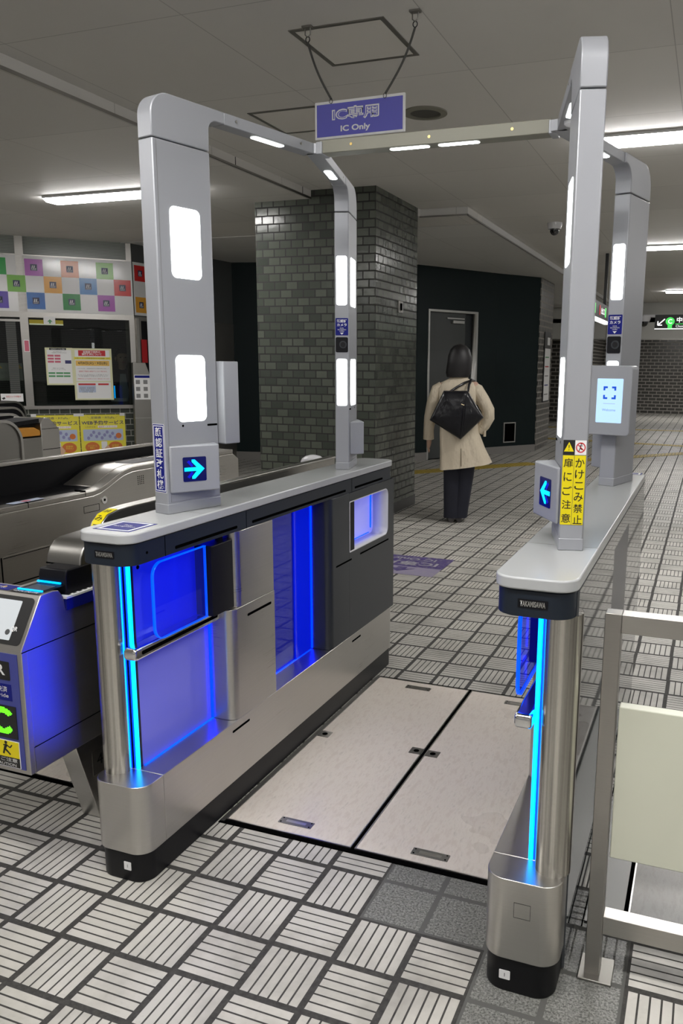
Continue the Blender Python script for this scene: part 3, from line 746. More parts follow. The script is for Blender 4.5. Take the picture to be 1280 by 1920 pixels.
            obj('forbidden_bar', plate(NF, [(.0345, 1.2545), (.0355, 1.2562), (.0490, 1.2435), (.0480, 1.2415)], .001, .0012), m_red, sk)
            for i, ch in enumerate('扉にご注意'):
                text('label_lettering', ch, NF, .0146, 1.2125 - i * .0333, .02, m_blk, sk, d=.0012, bold=.008, width=(.0215 if ch not in 'に' else .019), height=.0215)
            for i, ch in enumerate('かけこみ禁止'):
                text('label_lettering', ch, NF, .0418, 1.2125 - i * .0272, .02, m_blk, sk, d=.0012, bold=.008, width=.021, height=(.0215 if ch not in 'こ' else .018))
        # wedge shaped arrow display on the wide face
        poly = [(.008, 0), (.008, .008), (.147, .0525), (.150, .0535), (.154, .052), (.185, .0)]
        ab = obj('arrow_box', prism(BM(), [Q(s, t, 1.062) for s, t in poly], (0, 0, .137)), m_paint, root, bevel=.005, segs=3, label='wedge shaped box with blue arrow display')
        a0 = Q(.008, .008, 0); a1 = Q(.147, .0525, 0)
        AF = fr(a0, a1) if (Lf != far) else fr(a1, a0)
        al = (a1 - a0).length
        c0 = al * .5
        sc = obj('arrow_screen', plate(AF, rr(c0 - .036, 1.093, c0 + .036, 1.165, .004, 4), 0, .0012), m_arrow_bg, ab, label='dark blue screen with glowing arrow')
        sx = 1 if (Lf != far) else -1
        cx, cz = c0, 1.129
        arw = [(-.032, .0055), (.006, .0055), (-.009, .0215), (-.009, .0285), (.000, .0285), (.030, .000), (.000, -.0285), (-.009, -.0285), (-.009, -.0215), (.006, -.0055), (-.032, -.0055)]
        obj('arrow_sign', plate(AF, [(cx + sx * p, cz + q) for p, q in arw], .0012, .0018), m_arrow, sc)
        for qs in (1, -1):
            obj('unlit_segment', plate(AF, [(cx - sx * .024, cz + qs * .022), (cx - sx * .017, cz + qs * .027), (cx - sx * .004, cz + qs * .011), (cx - sx * .010, cz + qs * .0065)], .0012, .0016), m_arrow_dim, sc)
        # user terminal on the end facing the other direction of travel
        if (far and not Lf) or (not far and Lf):
            if far: TF = Frame(Q(B_, 0, 0), no)
            else: TF = Frame(Q(B_, 0, 0) + no * 0, no); TF.n = d.copy()
            if far: TF.n = d.copy()
            tm = obj('terminal', plate(TF, rr(-.028, 1.193, .127, 1.441, (.003, .014, .014, .003), 5), .001, .062), m_paint, root, bevel=.003, label='box shaped reader terminal' if not far else 'reader terminal with pale blue welcome screen')
            if far:
                scn = obj('terminal_screen', plate(TF, rr(0, 1.238, .096, 1.395, .003, 3), .062, .0632), m_screen, tm, label='pale blue screen')
                for (i, j) in ((-1, -1), (-1, 1), (1, -1), (1, 1)):
                    cxx, czz = .048 + i * .0235, 1.345 + j * .0225
                    obj('screen_mark', plate(TF, [(cxx, czz), (cxx - i * .0155, czz), (cxx - i * .0155, czz - j * .0065), (cxx - i * .0065, czz - j * .0065), (cxx - i * .0065, czz - j * .0145), (cxx, czz - j * .0145)], .0632, .0638), m_screenblue, scn)
                text('screen_lettering', 'Welcome', TF, .048, 1.284, .012, m_screengrey, scn, d=.0638, width=.05)
                obj('screen_line', plate(TF, rect(.026, 1.3055, .070, 1.3075), .0632, .0635), M('screen_shadow_line', (.2, .3, .4), .5, emit=(.3, .45, .6), es=.7), scn)
    post(False); post(True)
    return root
def BM_join(bm): return bm
m_paned = M('dark_blue_backing', (.01, .015, .25), .03, 0, .6, ior=1.6, emit=(0, .012, 1), es=.10)
m_paned.node_tree.nodes['Principled BSDF'].inputs['Specular Tint'].default_value = (.35, .45, 1, 1)
m_pane2 = M('pale_blue_window_panel', (.6, .6, .85), .25, emit=(.1, .12, .9), es=.5)
gate('L'); gate('R')

# crossbar joining the two arches
yb = .928
cb = thing('overhead_crossbar', 'champagne coloured crossbar joining the two gate arches overhead', 'beam', (.12, yb, 2.12))
obj('bar', bx(-.262, .500, yb, yb + .055, 2.119, 2.1595), m_beige, cb, bevel=.002)
for xa, xb in ((-.022, .112), (.142, .276)):
    bm = prism(BM(), [(x, y, 2.1175) for x, y in rr(xa, yb + .012, xb, yb + .040, .013, 5)], (0, 0, .003))
    obj('beam_lamp', bm, m_lightwhite, cb, label='white light panel under the crossbar')
for x_ in (-.149, .119, .384):
    FB = Frame((0, yb, 0), (1, 0, 0))
    obj('brass_screw', plate(FB, [(x_ + .0045 * math.cos(a * PI / 6), 2.14 + .0045 * math.sin(a * PI / 6)) for a in range(12)], 0, .0015), M('brass', (.6, .42, .15), .3, 1.), cb)
for xx in (-.268, .502):
    obj('end_bracket', bx(xx - .006, xx + .016, yb - .006, yb + .06, 2.1165, 2.155), m_paint, cb, bevel=.002)
dm = thing('sensor_dome', 'small clear sensor dome under the right arch beam', 'sensor', (.575, .83, 2.119))
obj('dome', lathe(BM(), (.575, .83, 2.119), [(.018, 0), (.017, -.008), (.01, -.014), (.001, -.016)], 20), m_whitegloss, dm)

# hanging sign
sg_ = thing('hanging_sign', 'blue and white hanging sign reading IC Only, hung on two dark cords', 'sign', (-.588, 2.0, 2.62))
SF = Frame((-.812, 2.0, 2.462), (.444, 0, .003)); SF.u = UPZ.copy(); SF.n = V((0, -1, 0))
sb = obj('sign_board', plate(SF, rr(0, 0, .446, .162, .003, 3), -.010, 0), m_signframe if 'm_signframe' in globals() else m_white, sg_, bevel=.001)
m_signpur = M('violet_blue_print', (.13, .13, .52), .12, coat=.6)
obj('sign_field', plate(SF, rect(.010, .010, .436, .150), 0, .0008), m_signpur, sb)
text('sign_outline_lettering', 'IC専用', SF, .205, .102, .08, m_white, sb, d=.0012, bold=.045, width=.235, height=.060)
text('sign_lettering', 'IC専用', SF, .205, .102, .08, m_signpur, sb, d=.0016, bold=-.012, width=.222, height=.047)
text('sign_lettering', 'IC Only', SF, .205, .036, .04, m_white, sb, d=.0012, bold=.03, width=.148, height=.033)
def cord(top, bot, sag):
    top = V(top); bot = V(bot); pts = []
    for i in range(13):
        t = i / 12; p = top.lerp(bot, t); p.x += sag * math.sin(PI * t) * .9; pts.append(p)
    return pts
ca = cord((-.845, 2.0, 2.885), (-.728, 2.0, 2.632), -.014); cb2 = cord((-.322, 2.0, 2.885), (-.461, 2.0, 2.63), .018)
for cc_, nm in ((ca, 'left'), (cb2, 'right')):
    obj('cord', tube(BM(), cc_, .0052, 8), m_charcord if 'm_charcord' in globals() else M('dark_cord', (.06, .06, .055), .6), sg_, label='dark sheathed cord')
    tp = cc_[0]; bt = cc_[-1]
    obj('hook', tube(BM(), [tp + V((.010 * math.sin(a), 0, .012 + .012 * math.cos(a))) for a in [i * PI / 8 for i in range(17)]], .0022, 6), m_black, sg_)
    obj('ceiling_bracket', bx(tp.x - .024, tp.x + .024, 1.985, 2.015, 2.944, ZC), m_steel_d, sg_)
    obj('ceiling_bracket_loop', tube(BM(), [V((tp.x - .013, 2, 2.947)), V((tp.x - .013, 2, 2.917)), V((tp.x, 2, 2.907)), V((tp.x + .013, 2, 2.917)), V((tp.x + .013, 2, 2.947))], .003, 6), m_steel_d, sg_)
    obj('wire_ring', tube(BM(), [bt + V((.008 * math.sin(a), -.004, -.009 + .010 * math.cos(a))) for a in [i * PI / 8 for i in range(17)]], .0012, 6), m_black, sg_)

# steel railing at right
rl = thing('steel_railing', 'brushed steel railing with cream board at right edge beside the right gate', 'railing', (.86, .13, 0))
pz = .905
obj('post', bx(.826, .862, .11, .15, 0, pz), m_steel_d2, rl, bevel=.0015)
obj('base_plate', bx(.812, .892, .088, .178, 0, .006), m_steel_d, rl, bevel=.002)
obj('top_rail', bx(.862, 2.2, .11, .15, .862, pz), m_steel, rl, bevel=.0015)
obj('bottom_rail', bx(.862, 2.2, .11, .15, .118, .165), m_steel, rl, bevel=.0015)
obj('board', bx(.868, 2.2, .114, .146, .318, .69), m_cream, rl, bevel=.002, label='cream infill board')

# ================================================================== TICKET OFFICE (far left)
OA = V((-6.874, 5.962, 0)); OF = Frame(OA, (.715, .699, 0)); ON = OF.n
def owall(name, a, b, z0, z1, d0, d1, m, **k): return struct(name, plate(OF, rect(a, z0, b, z1), d0, d1), m, **k)
m_ribbed = M('ribbed_glass', (.20, .22, .20), .2); kk = N(m_ribbed)
wv = kk.n('ShaderNodeTexWave', bands_direction='Y'); wv.inputs['Scale'].default_value = 18; kk.l(kk.uv(), wv.inputs[0]); kk.l(kk.mix(wv.outputs['Fac'], (.12, .135, .12), (.27, .29, .27)), kk.b.inputs['Base Color'])
m_blind = M('slatted_blind', (.05, .055, .05), .5); kk = N(m_blind)
wv = kk.n('ShaderNodeTexWave', bands_direction='Y'); wv.inputs['Scale'].default_value = 13; kk.l(kk.uv(), wv.inputs[0]); kk.l(kk.mix(wv.outputs['Fac'], (.02, .023, .021), (.075, .08, .072)), kk.b.inputs['Base Color'])
owall('wall_office_lower', -3, 1.44, 0, .86, -.15, 0, m_officebrick)
owall('wall_office_sill', -3, 1.44, .858, .90, -.15, .03, m_steel_d2)
owall('wall_office_lintel', -3, 1.44, 1.95, 2.014, -.12, .008, m_steel_d2)
owall('wall_office_upper', -3, 1.44, 2.03, 2.66, -.1, 0, m_steel_d2)
owall('window_2', -3, 1.42, 2.66, ZLOW, -.03, -.01, m_ribbed)
owall('trim_30', .141, .231, .90, ZLOW, -.06, .012, m_steel_d2)
owall('trim_31', 1.385, 1.445, .86, ZLOW, -.06, .010, m_steel_d2)
owall('trim_32', -.95, -.86, .90, ZLOW, -.06, .012, m_steel_d2)
owall('trim_33', -3, 1.44, 2.655, 2.675, -.03, .004, m_steel_d2)
owall('window_1', .231, 1.385, .90, 1.95, -.03, -.022, m_window)
owall('window_3', -.86, .141, .90, 1.95, -.03, -.022, m_window)
owall('wall_office_inner', -3, 1.9, 0, ZLOW, -1.35, -1.25, m_blind)
owall('wall_office_inner_side', 1.85, 1.88, 0, 2.8, -1.3, -.1, m_grey)
owall('window_frame_inner', -.02, .09, .95, 1.93, -.02, -.012, m_blind)
owall('trim_34', -.86, .141, 1.90, 1.925, -.02, -.006, m_steel_d2)
RX = V((.087, .996, 0)); OE = OF.p(1.446, 0); RF = Frame(OE, RX)
def rwall(name, a, b, z0, z1, d0, d1, m): return struct(name, plate(RF, rect(a, z0, b, z1), d0, d1), m)
rwall('wall_office_side', 0, 2.1, 0, 2.0, -.15, 0, m_steel_d)
rwall('wall_office_side_upper', 0, 2.1, 2.0, ZLOW, -.15, -.004, m_grey)
rwall('window_4', .12, .8, .9, 1.95, 0, .004, m_black)
rwall('trim_35', .02, .06, .0, 1.98, 0, .02, m_steel)

# checker banner: one object per wall, cells and emblems as parts
CC = dict(g=(.02, .30, .06), p=(.38, .09, .42), o=(.55, .14, .03), l=(.16, .42, .05), a=(.68, .32, .03), b=(.03, .20, .50), r=(.55, .02, .02), i=(.07, .03, .35), B=(.01, .12, .42), G=(.01, .22, .04), w=None)
mcell = {k: M('banner_' + {'g': 'green', 'p': 'purple', 'o': 'orange', 'l': 'lime', 'a': 'amber', 'b': 'sky_blue', 'r': 'red', 'i': 'indigo', 'B': 'blue', 'G': 'deep_green'}[k], v, .2) for k, v in CC.items() if v}
m_banner = M('banner_white', (.66, .66, .66), .14)
m_emblem = M('emblem_navy', (.008, .012, .06), .3)
def banner(t, F, s0, s1, cells, ws):
    obj('banner_sheet', plate(F, rect(s0, 2.015, s1, 2.66), .004, .012), m_banner, t)
    for r, row in enumerate(cells):
        z1 = 2.625 - r * .192
        for c, ch in enumerate(row):
            if ch in ' w': continue
            a = ws + c * .1985; a0, a1 = max(a, s0 + .001), min(a + .1985, s1 - .001)
            if a1 - a0 < .01: continue
            obj('coloured_cell', plate(F, rect(a0, z1 - .192, a1, z1), .012, .0128), mcell[ch], t, smooth=False)
            cx, cz = a + .099, z1 - .096
            if a0 > a + .06 or a1 < a + .14: continue
            e = obj('emblem', plate(F, rect(cx - .037, cz - .037, cx + .037, cz + .037), .0128, .0134), m_emblem, t, smooth=False)
            bm = BM()
            for dx in (-.017, .003): plate(F, [(cx + dx - .009, cz - .018), (cx + dx + .001, cz - .018), (cx + dx + .011, cz + .022), (cx + dx + .001, cz + .022)], .0134, .014, bm)
            plate(F, rect(cx + .015, cz - .018, cx + .025, cz - .008), .0134, .014, bm)
            plate(F, rect(cx - .026, cz - .029, cx + .026, cz - .025), .0134, .014, bm)
            obj('emblem_mark', bm, m_white, e, smooth=False)
bt = thing('checker_banner', 'long white banner with coloured squares and navy emblems above the ticket office window', 'banner', OF.p(0, 2.34, .02))
banner(bt, OF, -1.6, 1.441, ['wbwrwawgwpwowlw ', 'awGwiwpwlwawbwrw', 'wpwgwowiwBwGwpww'], .036 - 8 * .1985 + 0 * .1985 - .0)
bt2 = thing('checker_banner', 'short return piece of the checker banner round the office corner', 'banner', RF.p(.2, 2.34, .02))
banner(bt2, RF, .012, .60, ['rwb', 'wGw', 'awr'], .03)

# ---- papers
def paper(name, F, a, z0, b, z1, label, cat, m=None, d=.0, tilt=0, kind=None):
    t = thing(name, label, cat, F.p((a + b) / 2, (z0 + z1) / 2, d))
    obj('sheet', plate(F, rect(a, z0, b, z1), d, d + .002), m or m_white, t)
    return t
def bar_(t, F, a, z0, b, z1, m, d, nm='printed_block'): return obj(nm, plate(F, rect(a, z0, b, z1), d, d + .0006), m, t, smooth=False)
m_pyel = M('poster_yellow', (.72, .64, .06), .35); m_pcream = M('poster_cream', (.66, .66, .42), .4); m_pink = M('poster_pink', (.55, .12, .18), .4)
m_pgreen = M('poster_green', (.08, .30, .12), .4); m_ppale = M('poster_pale_blue', (.42, .48, .62), .4); m_pamber = M('poster_amber', (.72, .45, .10), .4)
m_pnavy = M('poster_navy', (.03, .03, .14), .4); m_porange = M('poster_orange', (.58, .16, .04), .4); m_plav = M('poster_lavender', (.24, .24, .45), .4); m_greytext = M('grey_print', (.2, .2, .2), .5)
m_skin_print = M('poster_peach', (.62, .40, .28), .5)
t = paper('notice_poster', OF, .39, 1.15, .70, 1.60, 'pale yellow notice with pink and green arrows taped on the office window', 'poster', m_pcream, .012)
bar_(t, OF, .41, 1.17, .685, 1.575, m_white, .014, 'sheet_field')
text('poster_lettering', 'WEB予約サービスのご案内', OF, .535, 1.583, .02, m_white, t, d=.0165, width=.16, height=.016)
bar_(t, OF, .44, 1.572, .63, 1.596, m_blk, .0145)
text('poster_lettering', '待ち時間を短くして\n定期券をお求めできます', OF, .55, 1.545, .02, m_greytext, t, d=.0155, width=.17, height=.026)
for i in range(3):
    for a, b in ((.415, .485), (.495, .56)): bar_(t, OF, a, 1.492 - i * .036, b, 1.515 - i * .036, m_pink, .0148)
for i in range(3):
    for a, b in ((.415, .49), (.50, .58), (.585, .66)): 
        if i < 2: bar_(t, OF, a, 1.285 - i * .037, b, 1.305 - i * .037, m_pgreen, .0148)
bar_(t, OF, .61, 1.41, .68, 1.45, m_pnavy, .0148)
text('poster_lettering', '受取りまでの流れ\nクレジットカードでも', OF, .53, 1.345, .02, m_greytext, t, d=.0155, width=.16, height=.03)
bar_(t, OF, .43, 1.195, .60, 1.222, m_white, .0149)
t = paper('notice_poster', OF, .70, .967, 1.152, 1.597, 'larger notice with red heading and amber date band taped on the office window', 'poster', m_pcream, .016)
bar_(t, OF, .725, 1.20, 1.125, 1.575, m_white, .018, 'sheet_field'); bar_(t, OF, .725, .985, 1.125, 1.185, m_white, .018, 'sheet_field')
bar_(t, OF, .765, 1.505, 1.08, 1.573, m_red, .0187)
text('poster_lettering', '定期券発売所の\n混雑緩和について', OF, .92, 1.540, .03, m_white, t, d=.0195, bold=.02, width=.23, height=.055)
bar_(t, OF, .712, 1.462, 1.14, 1.492, m_pyel, .0187)
text('poster_lettering', '４月に入ると定期券発売所が大変混雑します', OF, .926, 1.477, .02, m_blk, t, d=.0195, width=.40, height=.02)
bar_(t, OF, .73, 1.385, 1.12, 1.45, m_pamber, .0187)
text('poster_lettering', '4月8日(火)・9日(水)', OF, .925, 1.417, .03, m_blk, t, d=.0195, bold=.02, width=.34, height=.04)
text('poster_lettering', 'これらの日は、定期券発売所の営業時間を延長して', OF, .925, 1.352, .02, m_greytext, t, d=.0195, width=.37, height=.013)
text('poster_lettering', '営業終了時刻を18時までとさせて頂きます。', OF, .925, 1.318, .02, m_red, t, d=.0195, width=.33, height=.02)
text('poster_lettering', 'なるべくお早めにご利用下さい\n大変混雑が予想されますので', OF, .925, 1.268, .02, m_greytext, t, d=.0195, width=.36, height=.03)
text('poster_lettering', '混雑状況によりお待ちいただく場合がございます', OF, .925, 1.228, .02, m_red, t, d=.0195, width=.37, height=.013)
bar_(t, OF, .745, 1.15, .945, 1.17, m_red, .0187); bar_(t, OF, .745, 1.06, .945, 1.145, m_ppale, .0187); bar_(t, OF, .975, 1.15, 1.10, 1.17, m_red, .0187)
text('poster_lettering', '発売所  営業時間\n平日  8:00-20:00\n土休日  休業', OF, .845, 1.09, .02, m_greytext, t, d=.0195, width=.17, height=.07)
# lower yellow posters
def web_poster(a, label):
    b = a + .535; t = paper('service_poster', OF, a, .03, b, .782, label, 'poster', m_pyel, .004); c = (a + b) / 2
    text('poster_lettering', '＼定期券・PiTaPa／', OF, c, .745, .03, m_pnavy, t, d=.0075, width=.36, height=.032)
    text('poster_lettering', 'WEB予約サービス', OF, c, .683, .06, m_pnavy, t, d=.0075, bold=.02, width=.50, height=.052)
    bar_(t, OF, c - .06, .617, c + .17, .645, m_white, .0065)
    text('poster_lettering', 'これからは', OF, c - .15, .631, .02, m_pnavy, t, d=.0075, width=.12, height=.018)
    text('poster_lettering', '並ばず・スマートに!', OF, c + .055, .631, .02, m_red, t, d=.0075, width=.21, height=.022)
    obj('picture_panel', plate(OF, rr(a + .03, .455, b - .03, .60, .012, 4), .006, .0066), m_ppale, t)
    bm = BM()
    for i in range(12): 
        cx_, cz_ = a + .09 + i * .032, .49 + (i * 7 % 5) * .018
        plate(OF, [(cx_ + .018 * math.cos(k * PI / 6), cz_ + .022 * math.sin(k * PI / 6)) for k in range(12)], .0066, .0072, bm)
    obj('crowd_picture', bm, m_plav, t, smooth=False)
    bm = plate(OF, [(b - .085 + .035 * math.cos(k * PI / 8), .515 + .035 * math.sin(k * PI / 8)) for k in range(16)], .0072, .0078)
    obj('orange_haired_figure', bm, m_porange, t, smooth=False)
    for x_ in (a + .13, b - .13):
        obj('orange_disc', plate(OF, [(x_ + .085 * math.cos(k * PI / 10), .375 + .065 * math.sin(k * PI / 10)) for k in range(20)], .0066, .0072), m_porange, t, smooth=False)
    text('poster_lettering', 'マイスタイル\n登録も!', OF, a + .13, .378, .03, m_pyel, t, d=.0078, width=.11, height=.05)
    text('poster_lettering', '定期券\n予約も!', OF, b - .13, .378, .03, m_pyel, t, d=.0078, width=.09, height=.05)
    obj('phone_picture', plate(OF, rr(c - .03, .32, c + .04, .445, .008, 4), .0072, .008), m_white, t)
    obj('hand_picture', plate(OF, [(c - .05, .28), (c + .06, .28), (c + .09, .34), (c + .045, .40), (c + .0, .35), (c - .03, .36)], .008, .0086), m_skin_print, t, smooth=False)
    obj('picture_panel', plate(OF, rr(a + .04, .08, b - .04, .27, .012, 4), .006, .0066), m_pcream, t)
    obj('crowd_picture', plate(OF, rect(b - .16, .13, b - .06, .24), .0066, .0072), m_plav, t, smooth=False)
    for x_ in (a + .02, b - .03): obj('tape', plate(OF, rect(x_ - .03, .765, x_ + .03, .80), .006, .0075), m_banner, t)
web_poster(.190, 'yellow service poster on the tiled wall, left one, half hidden by a ticket gate')
web_poster(.735, 'yellow service poster on the tiled wall, right one, fully visible')
t = paper('arrow_notice', OF, .40, 1.875, .53, 1.965, 'small white notice with a green arrow at the top of the office window', 'notice', m_white, .010)
obj('green_arrow', plate(OF, [(.44, 1.905), (.47, 1.935), (.50, 1.905), (.48, 1.905), (.48, 1.885), (.46, 1.885), (.46, 1.905)], .012, .0128), m_pgreen, t, smooth=False)
t = paper('red_sticker', OF, .165, 1.545, .225, 1.685, 'small red and white vertical sticker on the office window mullion', 'sticker', m_white, .013)
bar_(t, OF, .171, 1.552, .219, 1.678, m_pink, .0152)
t = paper('red_sticker', RF, .10, 1.43, .20, 1.72, 'tall dark red vertical sticker round the office corner', 'sticker', m_red, .006)
t = paper('camera_notice', OF, -.13, .955, .115, 1.05, 'white notice with red lettering about security cameras at the left edge', 'notice', m_white, .05)
text('notice_lettering', '防犯カメラ作動中', OF, .01, 1.015, .03, m_red, t, d=.0535, width=.16, height=.024)
obj('camera_symbol', plate(OF, [(-.12, .995), (-.09, 1.01), (-.08, .99), (-.105, .978)], .052, .0528), m_blk, t, smooth=False)
t = paper('reflected_board', OF, -.55, 1.20, .125, 1.41, 'pale board imitating a warning sign reflected in the left office window', 'board', M('pale_board', (.3, .31, .28), .5), -.20)  # board stands in for a warning sign mirrored in the glass
for a in (-.13, .09):
    obj('warning_triangle', plate(OF, [(a - .035, 1.345), (a + .035, 1.345), (a, 1.395)], -.198, -.1975), m_pamber, t, smooth=False)
text('board_lettering', '駆け込み注意', OF, -.02, 1.29, .05, m_greytext, t, d=-.197, width=.2, height=.04)
t = thing('reflection_strip', 'glowing yellow strip imitating reflections at the top of the ticket office window', 'sign', OF.p(.35, 1.9, -.1))
obj('reflection_face', plate(OF, rect(.24, 1.885, .62, 1.93), -.11, -.09), M('yellow_reflection', (.7, .5, .05), .4, emit=(.8, .55, .05), es=.5), t)  # glowing strips stand in for reflections in the window
obj('reflection_edge', plate(OF, rect(.24, 1.87, .62, 1.885), -.11, -.085), M('warm_white_reflection', (.8, .8, .7), .4, emit=(1, .95, .7), es=.8), t)
t = thing('office_counter', 'dark counter with blue lit device inside the ticket office', 'counter', OF.p(.8, 0, -.5))
obj('counter_body', plate(OF, rect(.25, 0, 1.38, .93), -.5, -.25), m_grey, t)
obj('blue_light', plate(OF, rect(1.19, .935, 1.205, 1.13), -.4, -.38), m_led, t)
obj('counter_tray', plate(OF, rect(1.15, .93, 1.34, .97), -.48, -.36), m_alu, t)

# steel kiosk beside the office with instruction sheet
KF = Frame(OE + ON * .3, (.715, .699, 0))
t = thing('steel_stand', 'tall brown steel service stand right of the ticket office window', 'stand', KF.p(.02, 0))
obj('stand_body', plate(KF, [(-.085, 0), (.13, 0), (.13, 1.26), (.075, 1.43), (-.072, 1.43)], -.2, 0), m_steel_d, t, bevel=.003)
obj('stand_seam', plate(KF, rect(-.08, .748, .13, .754), 0, .001), m_steel, t)
sh = obj('instruction_sheet', plate(KF, rr(-.066, .98, .124, 1.283, .006, 3), .001, .003), m_white, t, label='white instruction sheet with blue heading')
bar_(sh, KF, -.06, 1.245, .118, 1.275, m_signblue, .003)
for i in range(2):
    for j in range(3):
        bar_(sh, KF, -.05 + i * .09, 1.17 - j * .085, -.0 + i * .09, 1.22 - j * .085, m_greytext, .003, 'picture_block')

# ================================================================== GATES OF THE NEXT LANES
m_deadblack = M('matt_black', (.004, .004, .005), .5, 0, .15)
def yz(x, poly, x1, bm=None): return prism(bm or BM(), [(x, y, z) for y, z in poly], (x1 - x, 0, 0))
# wide brushed steel gate across the next lane
t = thing('ticket_gate', 'long brushed steel ticket gate with black trough at left, behind the blue QR gate', 'ticket gate', (-1.63, 1.2, 0))
ax0, ax1 = -1.50, -1.76
top = [(.30, .885), (1.17, .880), (1.22, .888), (1.27, .905), (1.33, .930), (1.38, .947), (1.44, .957), (2.30, .957)]
obj('body', yz(ax0, [(.30, .08), (2.36, .08), (2.36, .90)] + [(y, z - .022) for y, z in reversed(top)], ax1 + .02), m_steel, t, bevel=.004)
obj('kick_plate', yz(ax0 - .01, [(.32, 0), (2.34, 0), (2.34, .08), (.32, .08)], ax1 + .02), m_plinth, t)
def strip(xa, xb, pts, th, bm=None):
    return yz(xa, pts + [(y, z - th) for y, z in reversed(pts)], xb, bm)
obj('top_edge', strip(ax0 + .002, ax0 - .055, top, .022), m_steel, t, bevel=.003)
obj('trough_surface', strip(ax0 - .055, ax1 + .02, [(y, z - .003) for y, z in top], .02), m_deadblack, t)
obj('hump_cover', strip(ax0 - .055, ax1 + .05, [(1.22, .890), (1.27, .907), (1.33, .932), (1.38, .949), (1.44, .959), (2.30, .959)], .02), m_steel, t, bevel=.003)
obj('reader_window', plate(Frame((0, 0, .959), (1, 0, 0), (0, 1, 0)), rr(-1.66, 1.50, -1.56, 1.78, .02, 4), 0, .001), m_black, t)
obj('back_screen', yz(-1.745, [(.25, .60), (2.36, .60), (2.36, 1.012), (.25, 1.012)], -1.757), m_deadblack, t)
obj('back_screen_rail', yz(-1.738, [(.25, 1.0), (2.37, 1.0), (2.37, 1.016), (.25, 1.016)], -1.764), m_steel, t, bevel=.003)
GA = Frame((ax0, 0, 0), (0, 1, 0))
for z0 in (.686, .572): obj('panel_seam', plate(GA, rect(.30 if z0 < .6 else .66, z0, 2.36, z0 + .005), 0, .0012), m_steel if z0 > .6 else m_hole, t)
obj('panel_seam', plate(GA, rect(.66, .683, 2.36, .687), 0, .001), m_hole, t)
obj('panel_seam', plate(GA, rect(.648, .10, .654, .69), 0, .001), m_hole, t)
obj('recess', curve_plate(GA, [rect(1.107, .787, 1.205, .818), rect(1.109, .789, 1.203, .816)], 0, .0008), m_hole, t)
lk = obj('lock', prism(BM(), [GA.p(1.237 + .017 * math.cos(a * PI / 12), .829 + .017 * math.sin(a * PI / 12)) for a in range(24)], GA.n * .004), m_chrome, t)
obj('keyhole', prism(BM(), [GA.p(1.237 + .006 * math.cos(a * PI / 8), .829 + .006 * math.sin(a * PI / 8), .004) for a in range(16)], GA.n * .001), m_hole, lk)
for i in range(5):
    for j in range(4): obj('speaker_hole', plate(GA, [(1.475 + j * .013 + .003 * math.cos(a * PI / 3), .868 + i * .009 + .003 * math.sin(a * PI / 3)) for a in range(6)], 0, .0006), m_hole, t)
for y_ in (.80, 1.12): obj('top_seam', strip(ax0 + .0025, ax0 - .056, [(y_, .8865), (y_ + .003, .8865)], .024), m_hole, t)
st = obj('light_blue_sticker', plate(Frame((0, 0, .885), (1, 0, 0), (0, 1, 0)), [(-1.548, .74), (-1.508, .74), (-1.508, .90), (-1.548, .90)], 0, .001), m_ppale, t)
obj('sticker_mark', plate(Frame((0, 0, .886), (1, 0, 0), (0, 1, 0)), [(-1.528 + .014 * math.cos(a * PI / 6), .82 + .022 * math.sin(a * PI / 6)) for a in range(12)], 0, .0005), m_pink, st)

# blue QR gate just left of the left face recognition gate
t = thing('ticket_gate', 'steel QR code ticket gate with blue front and tilted reader at left edge', 'ticket gate', (-.83, .5, 0))
qx0, qx1 = -.690, -1.0
yf = -.054
obj('body', yz(qx0, [(yf, .297), (1.7, .297), (1.7, .735), (.245, .735), (.245, .735), (.117, .735), (.112, .772), (.095, .795), (.075, .7985), (.035, .7985), (.028, .796), (yf, .662)], qx1), m_steel_rough, t, bevel=.002)
obj('pedestal', yz(qx0 - .03, [(.145, .297), (1.6, .297), (1.6, 0), (.235, 0)], qx0 - .10), m_steel, t, bevel=.002)
Q1 = Frame((qx0 - .03, 0, 0), (0, 1, 0))
ns = obj('number_sticker', plate(Q1, rect(.215, .155, .275, .235), 0, .001), m_steel_d, t)
text('sticker_number', '4', Q1, .247, .20, .04, m_blk, ns, d=.0015, height=.036, width=.026)
for i in range(3): obj('louver', plate(Q1, rr(.235, .085 + i * .018, .36, .095 + i * .018, .004, 3), 0, .006), m_steel_d, t)
QS = Frame((qx0, 0, 0), (0, 1, 0))
obj('panel_seam', plate(QS, rect(yf, .655, 1.7, .6575), -.0005, .0008), m_hole, t)
obj('panel_seam', plate(QS, rect(-.036, .297, -.0335, .655), -.0005, .0008), m_steel, t)
obj('panel_seam', plate(QS, rect(-.036, .372, 1.7, .3745), -.0005, .0008), m_hole, t)
QF = Frame((0, yf, 0), (1, 0, 0))
fp = obj('front_panel', plate(QF, rect(-.98, .310, -.706, .650), 0, .002), m_signblue2 if 'm_signblue2' in globals() else M('front_panel_blue', (.045, .055, .26), .35), t, label='blue front panel with signs')
b1 = obj('qr_sign', plate(QF, rr(-.955, .572, -.735, .626, .003, 3), .002, .003), m_blk, fp)
text('sign_lettering', 'QR', QF, -.790, .599, .05, m_white, b1, d=.0035, bold=.02, width=.078, height=.038)
b2 = obj('ride_sign', plate(QF, rect(-.955, .512, -.734, .560), .002, .003), m_signblue, fp)
text('sign_lettering', '顔認証・QR決済', QF, -.818, .545, .02, m_white, b2, d=.0035, width=.14, height=.018)
text('sign_lettering', 'Tap to ride', QF, -.795, .525, .02, m_white, b2, d=.0035, width=.10, height=.014)
